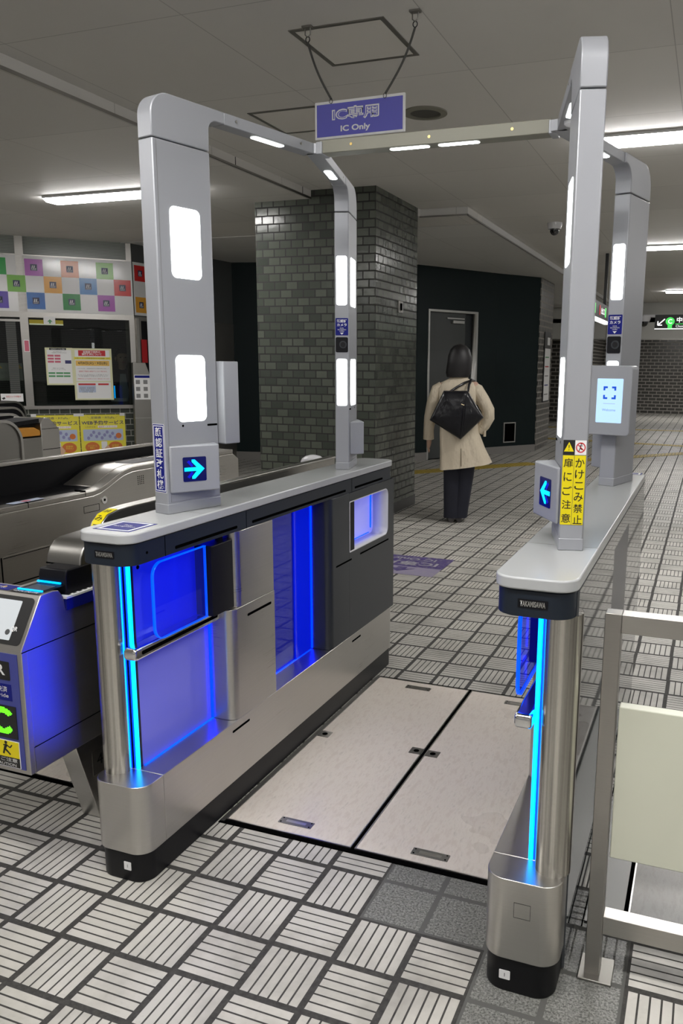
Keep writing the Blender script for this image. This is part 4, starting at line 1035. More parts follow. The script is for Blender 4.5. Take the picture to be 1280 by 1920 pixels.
b3 = obj('led_sign', plate(QF, rect(-.97, .400, -.7235, .496), .002, .004), m_blk, fp, label='dot matrix sign showing green letters')
m_greenled = M('green_led', (.1, .6, .02), .4, emit=(.12, .9, .01), es=1.6)
bm = BM()
cx_, cz_, ro, ri = -.772, .4495, .040, .023
for i in range(24):
    for j in range(24):
        x_ = cx_ - .044 + i * .0036; z_ = cz_ - .044 + j * .0036
        r_ = math.hypot((x_ - cx_) / 1.0, z_ - cz_)
        ang = abs(math.atan2(z_ - cz_, x_ - cx_))
        if ri < r_ < ro and ang > .62: plate(QF, rect(x_, z_, x_ + .0029, z_ + .0029), .004, .0046, bm)
for i in range(5):
    for j in range(21):
        x_ = -.85 + i * .0036; z_ = .413 + j * .0036; plate(QF, rect(x_, z_, x_ + .0029, z_ + .0029), .004, .0046, bm)
obj('led_lettering', bm, m_greenled, b3, smooth=False)
b4 = obj('caution_sign', plate(QF, rect(-.93, .3115, -.722, .392), .002, .003), m_white, fp)
obj('caution_black_band', plate(QF, rect(-.928, .3135, -.724, .342), .003, .0034), m_blk, b4)
obj('caution_yellow_field', plate(QF, rect(-.928, .342, -.724, .390), .003, .0034), m_yellow, b4)
text('sign_lettering', '扉にご注意', QF, -.785, .334, .02, m_white, b4, d=.0038, width=.105, height=.0115)
text('sign_lettering', 'CAUTION', QF, -.775, .320, .02, m_white, b4, d=.0038, width=.075, height=.008)
bm = BM()
for a, b, w in (((-.776, .366), (-.768, .378), .008), ((-.776, .366), (-.781, .350), .006), ((-.776, .366), (-.765, .358), .006), ((-.765, .358), (-.756, .350), .005), ((-.768, .378), (-.756, .371), .004), ((-.756, .371), (-.748, .380), .004), ((-.768, .378), (-.780, .376), .004)):
    v = V((b[0] - a[0], b[1] - a[1])).normalized(); n_ = V((-v.y, v.x)) * w / 2
    plate(QF, [(a[0] - n_.x, a[1] - n_.y), (b[0] - n_.x, b[1] - n_.y), (b[0] + n_.x, b[1] + n_.y), (a[0] + n_.x, a[1] + n_.y)], .0034, .0038, bm)
plate(QF, [(-.770 + .005 * math.cos(i * PI / 6), .385 + .005 * math.sin(i * PI / 6)) for i in range(12)], .0034, .0038, bm)
obj('running_figure', bm, m_blk, b4, smooth=False)
sl = V((0, .082, .134)).normalized()
TS = Frame((0, yf, .662), (1, 0, 0), sl)
ls = obj('reader_bezel', plate(TS, rr(-.97, .012, -.703, .148, .012, 4), 0, .0015), m_blk, t, label='black reader frame on tilted top')
obj('reader_glass', plate(TS, rr(-.90, .024, -.742, .136, .003, 3), .0015, .0022), M('pale_reader_glass', (.5, .53, .55), .15, emit=(.5, .55, .6), es=.25), ls)
text('reader_lettering', 'QR', TS, -.737, .056, .02, m_white, ls, d=.003, bold=.03, width=.024, height=.015)
obj('reader_dot', plate(TS, [(-.757 + .008 * math.cos(a * PI / 8), .046 + .008 * math.sin(a * PI / 8)) for a in range(16)], .0022, .0028), m_grey, ls)
QT = Frame((0, 0, .7986), (1, 0, 0), (0, 1, 0))
l1 = obj('top_label', plate(QT, rect(-.99, .032, -.81, .075), 0, .0006), m_signblue, t)
text('label_lettering', '顔認証・改札', QT, -.90, .053, .02, m_white, l1, d=.001, width=.13, height=.018)
obj('label_triangle', plate(QT, [(-.86, .055), (-.84, .055), (-.85, .068)], .0006, .001), m_pamber, l1)
l2 = obj('top_label', plate(QT, rect(-.805, .030, -.700, .047), 0, .0006), m_blk, t)
text('label_lettering', 'QR決済', QT, -.752, .039, .02, m_white, l2, d=.001, width=.09, height=.012)
obj('reader_plate', plate(QT, rect(-.80, .052, -.700, .128), 0, .001), m_black, t)
obj('reader_screen', plate(QT, rr(-.785, .066, -.715, .112, .002, 2), .001, .0014), M('dim_reader_screen', (.08, .1, .13), .12), t)
obj('led_bar', bx(-.795, -.706, .050, .055, .799, .803), m_led, t, label='sky blue LED bar')
obj('led_bar', bx(-.800, -.715, .128, .133, .801, .806), m_led, t, label='sky blue LED bar')
obj('reader_hood', yz(-.700, [(.135, .80), (.135, .822), (.142, .842), (.26, .842), (.26, .74), (.135, .74)], -.80), m_black, t, bevel=.004)
hp = [(.20, .735), (.20, .840), (.203, .862), (.215, .885), (.235, .902), (.26, .910), (.40, .915), (.40, .735)]
obj('grey_cover', yz(-.703, hp, -.83), m_steel_d, t, bevel=.004)
obj('cover_seam', yz(-.7025, [(.199, .838), (.40, .838), (.40, .842), (.199, .842)], -.831), m_hole, t)
lb = obj('side_label', yz(-.684, [(.117, .730), (1.2, .730), (1.2, .764), (.117, .764)], -.70), m_signblue, t, label='dark blue side strip with pictogram label')
obj('label_top', yz(-.683, [(.117, .764), (1.2, .764), (1.2, .770), (.117, .770)], -.715), m_white, lb)
for i in range(6): obj('pictogram', bx(-.703, -.692, .135 + i * .022, .147 + i * .022, .7702, .7708), m_blk, lb)
# barrier rail with yellow sticker
t = thing('barrier_rail', 'curved steel barrier rail with yellow lettered sticker behind the left gate counter', 'railing', (-.70, 1.1, 0))
arc = [(.262, .737), (.262, .80), (.263, .88), (.270, .925), (.285, .957), (.312, .978), (.36, .987), (.43, .990), (1.0, .991), (1.95, .993)]
ins = [(1.95, .737)]
obj('barrier_panel', yz(-.697, arc + ins, -.715), m_steel, t, bevel=.001)
band = BM()
inn = [(.270, .737), (.270, .80), (.271, .878), (.278, .922), (.292, .951), (.316, .970), (.362, .978), (.43, .981), (1.0, .982), (1.95, .984)]
yz(-.685, arc + inn[::-1], -.728, band)
obj('top_band', band, m_steel, t, bevel=.002)
stb = BM()
oo = [(y - .0012, z + .0008) for y, z in arc[1:7]]
yz(-.690, oo + arc[1:7][::-1], -.723, stb)
stk = obj('yellow_sticker', stb, m_yellow, t, label='yellow sticker with black lettering following the curve')
for i, ch in enumerate('かけこみ禁止'):
    k = i + 1; a_, b_ = arc[min(k, 6)], arc[min(k + 1, 7)]
    if i < 5:
        o_ = V((-.7065, (a_[0] + b_[0]) / 2 - .0018, (a_[1] + b_[1]) / 2 + .0012)); up = V((0, b_[0] - a_[0], b_[1] - a_[1])).normalized()
        text('sticker_lettering', ch, Frame(o_, (1, 0, 0), up), 0, 0, .02, m_blk, stk, d=.0008, width=.024, height=.022)
# white bollard
t = thing('bollard', 'white rounded bollard top seen above the rail in front of the tiled pillar', 'bollard', (-1.5, 3.30, 0))
obj('bollard_post', lathe(BM(), (-1.5, 3.30, 0), [(.05, 0), (.05, .77), (.01, .77)], 20), m_steel_d, t)
obj('bollard_cap', lathe(BM(), (-1.5, 3.30, 0), [(.02, .765), (.082, .768), (.084, .782), (.074, .803), (.052, .818), (.022, .826), (.001, .828)], 28), m_whitegloss, t)

# row of distant steel gates (rounded end panels)
for i, (x, ye, lb_) in enumerate(((-2.6, 1.88, 'nearest of the rounded steel gates at the left edge'), (-3.3, 2.6, 'second rounded steel gate from the front at the left edge'), (-3.9, 3.2, 'third rounded steel gate from the front at the left edge'), (-4.6, 3.9, 'farthest rounded steel gate at the left edge'))):
    t = thing('ticket_gate', lb_, 'ticket gate', (x - .1, ye - .6, 0), group='rounded steel gates at the left edge')
    zt_ = 1.118 if i == 0 else 1.098
    poly = [(ye - 1.3, 0), (ye, 0), (ye, zt_ - .13)] + [(ye - .13 + .13 * math.cos(a * PI / 16), zt_ - .13 + .13 * math.sin(a * PI / 16)) for a in range(1, 9)] + [(ye - 1.3, zt_)]
    obj('body', yz(x - .008, poly, x - .20), m_steel_d if i == 0 else m_black, t)
    pin = [(y if abs(y - (ye - 1.3)) < .01 else y - .012, z if z < .01 else z - .012) for y, z in poly]
    PX = Frame((x, 0, 0), (0, 1, 0))
    outer = [(ye, 0), (ye, zt_ - .13)] + [(ye - .13 + .13 * math.cos(a * PI / 16), zt_ - .13 + .13 * math.sin(a * PI / 16)) for a in range(1, 9)] + [(ye - 1.3, zt_)]
    inner = [(ye - .016, 0), (ye - .016, zt_ - .13)] + [(ye - .13 + .114 * math.cos(a * PI / 16), zt_ - .13 + .114 * math.sin(a * PI / 16)) for a in range(1, 9)] + [(ye - 1.3, zt_ - .016)]
    obj('edge_trim', plate(PX, outer + inner[::-1], -.012, .002), m_steel, t)
    if i == 0: obj('panel_seam', plate(PX, rect(ye - 1.2, .893, ye - .016, .897), -.008, -.006), m_steel, t)
# small gate behind with orange part
t = thing('ticket_gate', 'small grey ticket gate with sloping top and orange card slot before the yellow posters', 'ticket gate', (-3.1, 2.45, 0))
obj('body', yz(-3.0, [(2.425, 0), (2.583, 0), (2.583, 1.0), (2.50, 1.075), (2.455, 1.079), (2.425, 1.045)], -3.25), m_steel, t, bevel=.004)
obj('low_body', yz(-3.0, [(2.16, 0), (2.424, 0), (2.424, .958), (2.16, .958)], -3.25), m_steel_d, t, bevel=.003)
obj('reader', yz(-3.01, [(2.18, 1.035), (2.423, 1.05), (2.423, 1.075), (2.18, 1.06)], -3.2), m_black, t)
obj('reader_support', yz(-3.03, [(2.20, .958), (2.26, .958), (2.26, 1.04), (2.20, 1.04)], -3.2), m_steel_d, t)
obj('orange_slot', yz(-3.0, [(2.24, .966), (2.419, .966), (2.419, 1.0), (2.37, 1.022), (2.24, 1.025)], -3.1), M('orange_plastic', (.7, .3, .03), .4), t, bevel=.006)
obj('panel_seam', plate(Frame((-3.0, 0, 0), (0, 1, 0)), rect(2.43, .872, 2.58, .876), 0, .001), m_hole, t)
obj('panel_seam', plate(Frame((-3.0, 0, 0), (0, 1, 0)), rect(2.43, 1.005, 2.58, 1.008), 0, .001), m_hole, t)
obj('purple_sticker', plate(Frame((-1.736, 0, 0), (0, 1, 0)), rect(.68, 1.017, .80, 1.03), 0, .002), m_plav, [o for o in COL.objects if o.get('label', '').startswith('long brushed')][0])

# ================================================================== FAR SIGNS AND BOARDS
t = thing('direction_sign', 'hanging black lit sign with green line symbol and white arrow in the far distance', 'sign', (.5, 13, 2.2))
S2 = Frame((.037, 13, 0), (1, 0, 0))
obj('sign_box', plate(S2, rect(0, 2.063, 1.6, 2.305), -.12, 0), m_blk, t)
obj('sign_hanger', bx(1.2, 1.26, 13.04, 13.08, 2.3, ZC), m_blk, t)
m_sw = M('sign_white_lit', (.8, .8, .8), .5, emit=(1, 1, 1), es=1.0); m_sg = M('sign_green_lit', (.1, .5, .1), .5, emit=(.05, .65, .10), es=1.0)
obj('light_edge', plate(S2, rect(.0, 2.066, 1.6, 2.082), 0, .004), m_sw, t)
bm = BM()
for a, b, w in (((.16, 2.235), (.05, 2.135), .018), ((.05, 2.135), (.05, 2.20), .018), ((.05, 2.135), (.12, 2.135), .018)):
    v = V((b[0] - a[0], b[1] - a[1])).normalized(); n_ = V((-v.y, v.x)) * w / 2
    plate(S2, [(a[0] - n_.x, a[1] - n_.y), (b[0] - n_.x, b[1] - n_.y), (b[0] + n_.x, b[1] + n_.y), (a[0] + n_.x, a[1] + n_.y)], 0, .004, bm)
obj('sign_arrow', bm, m_sw, t, smooth=False)
ccx, ccz = .245, 2.195
obj('line_symbol', plate(S2, [(ccx + .072 * math.cos(a * PI / 14), ccz + .068 * math.sin(a * PI / 14)) for a in range(28)], 0, .004), m_sg, t, smooth=False)
obj('line_symbol_stem', plate(S2, rect(ccx - .035, 2.066, ccx + .035, 2.14), 0, .004), m_sg, t)
text('symbol_letter', 'C', S2, ccx, ccz, .1, m_sw, t, d=.006, height=.075, width=.065, bold=.02)
text('sign_lettering', '中央線', S2, .50, 2.22, .09, m_sw, t, d=.004, bold=.02, width=.30, height=.09)
obj('sign_line', plate(S2, rect(.33, 2.148, 1.5, 2.158), 0, .004), m_sg, t)
text('sign_lettering', 'Chuo Line', S2, .45, 2.118, .05, m_sw, t, d=.004, width=.22, height=.038)
t = thing('direction_sign', 'hanging lit sign seen at an angle between the two right gate posts', 'sign', (-.4, 9.5, 2.2))
S3 = Frame((-.40, 7.6, 0), (0, 1, 0))
obj('sign_box', plate(S3, rect(0, 2.045, 3.0, 2.25), -.10, 0), m_blk, t)
obj('light_edge', plate(S3, rect(0, 2.03, 3.0, 2.05), -.10, .004), m_sw, t)
for y_ in (.4, 2.5): obj('sign_hanger', bx(-.47, -.43, 7.6 + y_, 7.66 + y_, 2.25, ZC), m_blk, t)
for k, (y_, m_) in enumerate(((1.15, m_sg), (1.6, m_red), (2.2, m_sg))): obj('sign_stripe', plate(S3, rect(y_, 2.09, y_ + .08, 2.21), 0, .004), m_, t)
text('sign_lettering', 'のりば', S3, .75, 2.15, .1, m_sw, t, d=.004, width=.45, height=.08); text('sign_lettering', '出口', S3, 1.95, 2.15, .1, m_sw, t, d=.004, width=.35, height=.08)
for (y0_, y1_, lb_) in ((12.62, 13.1, 'narrow station map board on the brick pier beside the green wall'),):
    t = thing('map_board', lb_, 'notice board', (-1.745, (y0_ + y1_) / 2, 1.3))
    PB = Frame((-1.745, 0, 0), (0, 1, 0))
    obj('board_back', plate(PB, rect(y0_ - .03, .82, y1_ + .03, 2.02), 0, .02), m_blk, t)
    sh = obj('board_sheet', plate(PB, rect(y0_, .84, y1_, 1.74), .02, .024), m_white, t)
    for k in range(5): obj('printed_block', plate(PB, rect(y0_ + .04, 1.58 - k * .16, y0_ + .36, 1.60 - k * .16), .024, .0246), (m_pgreen, m_red, m_greytext, m_signblue, m_greytext)[k], sh, smooth=False)
    obj('board_header', plate(PB, rect(y0_ + .2, 1.80, y1_ - .06, 1.93), .02, .024), m_white, t)
# call box on the pillar
t = thing('call_box', 'small metal plate with handle on the right face of the tiled pillar', 'fitting', (-1.825, 5.8, 1.97))
PR = Frame((-1.825, 0, 0), (0, 1, 0))
obj('box_plate', plate(PR, rr(5.74, 1.925, 5.86, 2.03, .004, 3), 0, .010), m_steel_d, t)
obj('box_handle', plate(PR, rr(5.79, 1.945, 5.81, 2.01, .006, 4), .01, .022), m_hole, t)
# floor marking
t = thing('floor_sticker', 'violet IC Only floor sticker beyond the left gate, upside down to the viewer', 'floor marking', (-.98, 3.76, 0))
FM = Frame((-.98, 3.76, .001), (-1, 0, 0), (0, -1, 0))
def wear(m):
    k = N(m); bc = m.node_tree.nodes['Principled BSDF'].inputs['Base Color'].default_value[:3]
    n_ = k.noise(k.uv(), 30, 4, .7); k.l(k.mix(k.math('MULTIPLY', k.ramp(n_, .5, .65), .5), tuple(bc), (.3, .29, .3)), k.b.inputs['Base Color'])
m_fv = M('floor_violet', (.07, .05, .17), .4); wear(m_fv); m_fl = M('floor_lavender', (.26, .23, .33), .4); wear(m_fl); m_fw = M('floor_pale_print', (.32, .31, .35), .5)
obj('upper_field', plate(FM, rect(-.285, -.27, .285, .05), 0, .0012), m_fv, t); obj('lower_field', plate(FM, rect(-.285, .05, .285, .27), 0, .0012), m_fl, t)
text('marking_lettering', 'IC専用', FM, 0, -.05, .1, m_fw, t, d=.002, width=.44, height=.12, bold=.02)
text('marking_lettering', 'IC Only', FM, 0, -.19, .1, m_fw, t, d=.002, width=.34, height=.085, bold=.02)
obj('marking_arrow', plate(FM, [(-.10, .10), (.0, .20), (.10, .10), (.035, .12), (.035, .07), (-.035, .07), (-.035, .12)], .0012, .002), m_fv, t)

# ================================================================== PEOPLE
def person(root_loc, rot, label, mats, coat_rings, sleeves, bodyspec, hair, bag=False, trousers=None, coatm=None, facing_front=False):
    loc = V(root_loc); c, s = math.cos(rot), math.sin(rot)
    def T(p): return V((loc.x + p[0] * c - p[1] * s, loc.y + p[0] * s + p[1] * c, loc.z + p[2]))
    # body: skin modifier on a joint skeleton (local coordinates)
    verts, edges, rad = [], [], []
    def jv(p, r, parent=None):
        verts.append((p[0] * c - p[1] * s, p[0] * s + p[1] * c, p[2])); rad.append(r); i = len(verts) - 1
        if parent is not None: edges.append((parent, i))
        return i
    B = bodyspec
    pel = jv(B['pelvis'], .115)
    sp = jv(B['waist'], .105, pel); ch = jv(B['chest'], .125, sp); nb = jv(B['neckbase'], .065, ch); nk = jv(B['neck'], .05, nb)
    hb = jv(B['jaw'], .072, nk); hm = jv(B['headmid'], .088, hb); ht = jv(B['headtop'], .068, hm)
    for sd in ('l', 'r'):
        h = jv(B[sd + 'hip'], .085, pel); k_ = jv(B[sd + 'knee'], .052, h); a_ = jv(B[sd + 'ankle'], .036, k_); he = jv(B[sd + 'foot'], .034, a_); jv(B[sd + 'toe'], .024, he)
        sh = jv(B[sd + 'sho'], .055, ch); el = jv(B[sd + 'elb'], .040, sh); wr_ = jv(B[sd + 'wri'], .026, el); pa = jv(B[sd + 'palm'], .026, wr_)
        d = (V(B[sd + 'palm']) - V(B[sd + 'wri'])).normalized(); side = d.cross(V((0, 1, 0))); side = side.normalized() if side.length > .1 else V((1, 0, 0)); side2 = d.cross(side).normalized()
        for q, ln in ((-1.5, .055), (-.5, .066), (.5, .062), (1.5, .048)):
            p0 = V(B[sd + 'palm']) + side2 * q * .016 + d * .02
            f1 = jv(p0 + d * ln * .45, .0085, pa); jv(p0 + d * ln + side * .012, .007, f1)
        th = V(B[sd + 'palm']) - side2 * .032 + d * .005; t1 = jv(th, .010, wr_); jv(th + d * .03 - side2 * .008, .008, t1)
    me = bpy.data.meshes.new('person'); me.from_pydata(verts, edges, []); 
    o = bpy.data.objects.new('person', me); COL.objects.link(o); o.location = loc
    md = o.modifiers.new('skin', 'SKIN'); 
    if not me.skin_vertices:
        bpy.context.view_layer.objects.active = o
    for i, r_ in enumerate(rad): me.skin_vertices[0].data[i].radius = (r_, r_)
    me.skin_vertices[0].data[0].use_root = True
    md.use_smooth_shade = True
    ss = o.modifiers.new('sub', 'SUBSURF'); ss.levels = 1; ss.render_levels = 2
    me.materials.append(mats['skin'])
    set_tags(o, label, 'person')
    # face
    hc = V(B['headmid']); fdir = 1 if not facing_front else -1
    def ell(bm, cn, r, n=14, m=10, cut=None):
        rings = []
        for j in range(m + 1):
            ph = -PI / 2 + PI * j / m
            rings.append([T((cn[0] + r[0] * max(.001, math.cos(ph)) * math.cos(2 * PI * k / n), cn[1] + r[1] * max(.001, math.cos(ph)) * math.sin(2 * PI * k / n), cn[2] + r[2] * math.sin(ph))) for k in range(n)])
        return loft(bm, rings)
    bm = BM(); ell(bm, (hc.x, hc.y + fdir * .098, hc.z - .028), (.012, .018, .022)); obj('nose', bm, mats['skin'], o)
    for sx in (-1, 1):
        bm = BM(); ell(bm, (hc.x + sx * .033, hc.y + fdir * .084, hc.z - .002), (.013, .008, .007)); obj('eye', bm, mats['dark'], o)
        bm = BM(); ell(bm, (hc.x + sx * .088, hc.y, hc.z - .02), (.012, .02, .03)); obj('ear', bm, mats['skin'], o)
    bm = BM(); ell(bm, (hc.x, hc.y + fdir * .088, hc.z - .068), (.024, .008, .006)); obj('mouth', bm, mats['lips'], o)
    # hair
    rings = []
    for (z, rx, ry, cx, cy) in hair: rings.append([T((cx + rx * math.cos(2 * PI * k / 24), cy + ry * math.sin(2 * PI * k / 24), z)) for k in range(24)])
    obj('hair', loft(BM(), rings), mats['hair'], o)
    # coat
    def srings(spec, fold=0, n=40):
        out = []
        for idx, (z, rx, ry, cx, cy, *tl) in enumerate(spec):
            tl = tl[0] if tl else 0; ring = []
            for k in range(n):
                a = 2 * PI * k / n
                f = 1 + fold * (1 - idx / len(spec)) * math.sin(a * 7 + .6) * .5 + fold * (1 - idx / len(spec)) * math.sin(a * 12) * .35
                x_ = cx + rx * f * math.copysign(abs(math.cos(a)) ** .85, math.cos(a)); y_ = cy + ry * f * math.copysign(abs(math.sin(a)) ** .85, math.sin(a))
                ring.append(T((x_, y_, z + tl * (x_ - cx) / max(rx, .01))))
            out.append(ring)
        return out
    coat = BM(); loft(coat, srings(coat_rings, .07))
    ct = obj('coat', coat, mats['coat'], o, angle=60)
    for nm, pts, rs in sleeves: obj(nm, tube(BM(), [T(p) for p in pts], rs, 16), mats['coat'], ct, angle=80)
    if trousers:
        for nm, spec in trousers: obj(nm, loft(BM(), srings(spec, .05, 28)), mats['trousers'], o, angle=60)
    for sd in ('l', 'r'):
        f = V(B[sd + 'foot']); tv = V(B[sd + 'toe']); bm = BM()
        d = (tv - f); d.z = 0; d.normalize(); n_ = V((-d.y, d.x, 0))
        rings = []
        for (q, w, h) in ((-.055, .012, .030), (-.05, .030, .075), (-.01, .034, .085), (.04, .036, .065), (.09, .042, .045), (.135, .038, .034), (.165, .012, .02)):
            cc = f + d * q; rings.append([T((cc.x + n_.x * w * math.cos(a_) , cc.y + n_.y * w * math.cos(a_), max(0, h / 2 + h / 2 * math.sin(a_)))) for a_ in [2 * PI * k / 14 for k in range(14)]])
        obj('shoe', loft(bm, rings), mats['shoe'], o, angle=60)
    return o, ct, T
m_skin = M('skin', (.42, .27, .2), .5); m_coat = M('beige_coat_cloth', (.54, .47, .36), .8); kk = N(m_coat); kk.bump(kk.noise(kk.scale(kk.uv(), (1, .45, 1)), 16, 3), .75, .03)
m_trs = M('dark_navy_trousers', (.006, .007, .016), .8); m_hair = M('black_hair', (.006, .005, .006), .5); m_lips = M('lips', (.35, .12, .1), .5)
m_shoe = M('dark_grey_shoe', (.05, .045, .045), .35); m_bag = M('black_leather', (.006, .006, .008), .32, 0, .35); kk = N(m_bag); kk.bump(kk.noise(kk.uv(), 7, 2), .6, .03)
mats = dict(skin=m_skin, dark=m_blk, lips=m_lips, hair=m_hair, coat=m_coat, trousers=m_trs, shoe=m_shoe)
BS = dict(pelvis=(.01, 0, .88), waist=(.01, 0, 1.0), chest=(.01, .0, 1.17), neckbase=(.01, .005, 1.31), neck=(.015, .015, 1.37), jaw=(.02, .03, 1.44), headmid=(.02, .03, 1.50), headtop=(.02, .025, 1.565),
    lhip=(-.075, 0, .82), lknee=(-.04, .01, .47), lankle=(-.03, .0, .09), lfoot=(-.03, -.01, .045), ltoe=(-.04, .13, .03),
    rhip=(.075, 0, .82), rknee=(.07, .03, .47), rankle=(.05, .02, .09), rfoot=(.05, .01, .045), rtoe=(.07, .15, .03),
    lsho=(-.155, 0, 1.25), lelb=(-.225, .01, 1.0), lwri=(-.245, .04, .78), lpalm=(-.25, .05, .72),
    rsho=(.165, 0, 1.25), relb=(.285, .0, 1.02), rwri=(.21, .05, .86), rpalm=(.17, .10, .845))
wloc = (-1.15, 5.50, 0); wrot = .28
coat_r = [(.525, .238, .165, .090, 0, .035), (.56, .230, .16, .085, 0, .03), (.68, .203, .15, .058, 0, .015), (.82, .182, .142, .03, 0), (.95, .168, .132, .02, 0), (1.06, .170, .128, .01, 0), (1.16, .180, .124, .005, 0), (1.235, .182, .112, .005, 0), (1.285, .150, .09, .008, 0), (1.32, .088, .07, .012, .005), (1.355, .062, .055, .015, .01)]
slv = [('sleeve', [(-.13, 0, 1.245), (-.175, 0, 1.215), (-.215, .0, 1.10), (-.24, .01, .97), (-.252, .03, .85), (-.252, .04, .765)], [.052, .062, .058, .054, .048, .050]),
       ('sleeve', [(.135, 0, 1.245), (.18, 0, 1.215), (.235, -.01, 1.13), (.285, -.01, 1.04), (.290, .0, .97), (.255, .02, .90), (.21, .04, .85)], [.052, .063, .062, .060, .058, .054, .050])]
trs = [('trouser_leg', [(.045, .075, .085, -.025, .005), (.10, .073, .08, -.026, 0), (.45, .082, .085, -.025, 0), (.62, .085, .10, -.03, 0), (.78, .09, .10, -.035, 0)]),
       ('trouser_leg', [(.045, .075, .085, .048, .02), (.10, .075, .08, .052, .02), (.45, .086, .09, .088, .02), (.62, .09, .10, .10, .01), (.78, .09, .10, .09, 0)])]
hair = [(1.325, .030, .02, .0, -.03), (1.333, .098, .078, .004, -.012), (1.37, .112, .092, .008, -.004), (1.45, .110, .104, .016, .0), (1.52, .106, .107, .02, .004), (1.575, .088, .09, .02, .008), (1.61, .056, .058, .02, .01), (1.625, .012, .012, .02, .01)]
w, ct, T = person(wloc, wrot, 'woman seen from behind in beige coat and dark trousers holding a black bag', mats, coat_r, slv, BS, hair, trousers=trs)
obj('coat_collar', tube(BM(), [T((.015 + .068 * math.cos(a), .005 + .062 * math.sin(a), 1.325 - .012 * math.sin(a))) for a in [i * PI / 10 for i in range(21)]], .018, 8), m_coat, ct)
obj('sleeve_strap', tube(BM(), [T(p) for p in ((.225, -.02, .90), (.262, .0, .86), (.262, .01, .80))], .013, 8), m_coat, ct)
obj('coat_vent', tube(BM(), [T((.05, -.150, .70)), T((.055, -.170, .54))], .004, 6), M('coat_seam', (.16, .13, .09), .8), ct)
# bag: pillow quad on the back
bgt = thing('tote_bag', 'large black leather tote bag hanging across the back of the beige coat', 'bag', T((0, -.16, 1.0)))
cor = [V((-.115, 0, 1.215)), V((-.235, 0, .955)), V((.045, 0, .785)), V((.245, 0, .985)), V((.10, 0, 1.215))]
def ringof(k, y): 
    cc = sum(cor, V()) / 5; out = []
    n = len(cor)
    for i in range(n):
        a, b = cor[i], cor[(i + 1) % n]
        for j in range(6):
            p = a.lerp(b, j / 6); p = cc + (p - cc) * k; out.append(T((p.x, y, p.z)))
    return out
bm = BM(); loft(bm, [ringof(.90, -.125), ringof(1.0, -.15), ringof(1.0, -.195), ringof(.985, -.212), ringof(.93, -.228), ringof(.82, -.240), ringof(.62, -.248), ringof(.35, -.252), ringof(.1, -.253)])
obj('bag_body', bm, m_bag, bgt, angle=50)
obj('bag_fold', tube(BM(), [T((.09, -.24, 1.19)), T((.07, -.255, 1.05)), T((.055, -.25, .9)), T((.045, -.235, .80))], [.004, .012, .010, .003], 8), m_bag, bgt)
obj('bag_strap', tube(BM(), [T(p) for p in ((-.06, -.17, 1.205), (.0, -.145, 1.245), (.07, -.11, 1.285), (.13, -.02, 1.305), (.14, .06, 1.26))], .011, 8), m_bag, bgt)
obj('bag_strap', tube(BM(), [T(p) for p in ((.10, -.17, 1.21), (.11, -.14, 1.27), (.13, -.08, 1.31), (.155, -.0, 1.30))], .011, 8), m_bag, bgt)
obj('bag_logo', tube(BM(), [T((.045, -.253, 1.10)), T((.07, -.253, 1.092))], .004, 6), M('gold_metal', (.6, .5, .3), .3, 1.), bgt)

# staff member inside the office
m2 = dict(mats); m2['coat'] = M('dark_uniform_jacket', (.012, .014, .02), .7); m2['trousers'] = m2['coat']
fb = OF.p(1.33, 0, -.80)
BS2 = {k: (v[0], -v[1], v[2]) for k, v in BS.items()}
BS2.update(relb=(.215, -.01, 1.0), rwri=(.235, -.04, .80), rpalm=(.235, -.06, .74), lelb=(-.215, -.01, 1.0))
coat2 = [(.70, .17, .13, .01, 0), (.82, .175, .135, .01, 0), (.95, .168, .13, .01, 0), (1.06, .170, .128, .01, 0), (1.16, .180, .124, .005, 0), (1.235, .182, .112, .005, 0), (1.285, .150, .09, .008, 0), (1.32, .088, .07, .012, .0), (1.35, .06, .055, .015, .0)]
slv2 = [(a, [(p[0] if i == 0 else p[0], -p[1], p[2]) for p in b], c) for i, (a, b, c) in enumerate(slv)]
slv2[1] = ('sleeve', [(.135, 0, 1.245), (.18, 0, 1.215), (.215, -.0, 1.10), (.24, -.01, .97), (.25, -.03, .85)], [.052, .062, .058, .054, .048])
hair2 = [(1.45, .085, .05, .018, .045), (1.50, .100, .07, .02, .04), (1.56, .096, .095, .02, .008), (1.60, .066, .068, .02, .0), (1.622, .012, .012, .02, .0)]
o2, c2, T2 = person(fb, math.atan2(.699, .715), 'person in dark uniform jacket and pale shirt standing inside the ticket office window', m2, coat2, slv2, BS2, hair2, trousers=trs, facing_front=True)
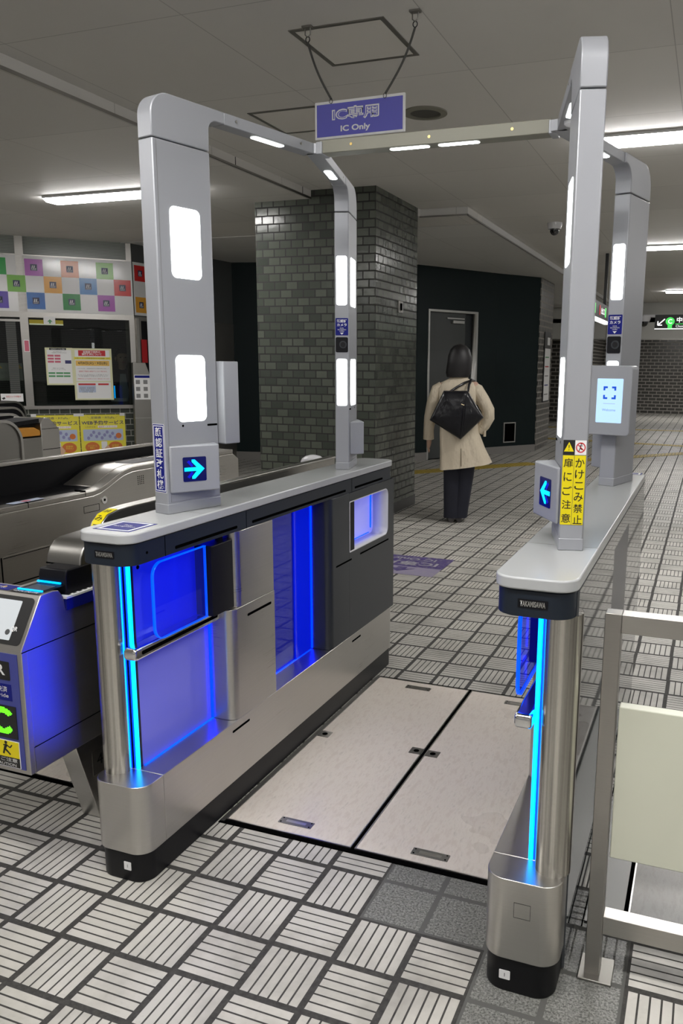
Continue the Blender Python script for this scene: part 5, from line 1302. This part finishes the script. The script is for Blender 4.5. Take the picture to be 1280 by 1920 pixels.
obj('shirt', loft(BM(), [[T2((x_, y_, z_)) for x_, y_ in ((-.05 * k, -.125 - .0 * k), (.07 * k, -.125), (.07 * k, -.140), (-.05 * k, -.140))] for z_, k in ((.85, .8), (1.05, 1), (1.28, .6))]), M('pale_shirt', (.35, .36, .38), .7), o2)

# ================================================================== WORLD, CAMERA
w_ = bpy.data.worlds.new('World'); SC.world = w_; w_.use_nodes = True
w_.node_tree.nodes['Background'].inputs[0].default_value = (1, .98, .95, 1); w_.node_tree.nodes['Background'].inputs[1].default_value = .24  # even ambient fill, added to brighten ceiling and steel through the open ends

cam = bpy.data.cameras.new('camera'); co = bpy.data.objects.new('camera', cam); COL.objects.link(co)
f, rx, ry, rz = 1520.295, -.18970075, -.01007108, .35821205
cyw, syw = math.cos(rz), math.sin(rz); cp, sp_ = math.cos(rx), math.sin(rx); cr, sr = math.cos(ry), math.sin(ry)
Rz = Matrix(((cyw, -syw, 0), (syw, cyw, 0), (0, 0, 1))); Rx = Matrix(((1, 0, 0), (0, cp, -sp_), (0, sp_, cp))); Ry = Matrix(((cr, 0, sr), (0, 1, 0), (-sr, 0, cr)))
Rm = Rz @ Rx @ Ry
right, fwd, up = Rm.col[0], Rm.col[1], Rm.col[2]
Mx = Matrix.Identity(4)
for i in range(3): Mx[i][0] = right[i]; Mx[i][1] = up[i]; Mx[i][2] = -fwd[i]
Mx[0][3], Mx[1][3], Mx[2][3] = 1.00587, -1.65111, 1.43579
co.matrix_world = Mx
cam.sensor_fit = 'HORIZONTAL'; cam.sensor_width = 36; cam.lens = f * 36 / 1280
cam.shift_x = -113 / 1280; cam.shift_y = 16.05 / 1280; cam.clip_start = .02; cam.clip_end = 100
SC.camera = co
SC.view_settings.view_transform = 'Standard'; SC.view_settings.look = 'None'; SC.view_settings.gamma = 1; SC.view_settings.use_curve_mapping = False
SC.view_settings.exposure = 0.0
SC.cycles.max_bounces = 10; SC.cycles.diffuse_bounces = 5; SC.cycles.glossy_bounces = 5; SC.cycles.transparent_max_bounces = 12
SC.cycles.use_denoising = True
SC.cycles.sample_clamp_indirect = 6
SC.cycles.caustics_reflective = False; SC.cycles.caustics_refractive = False
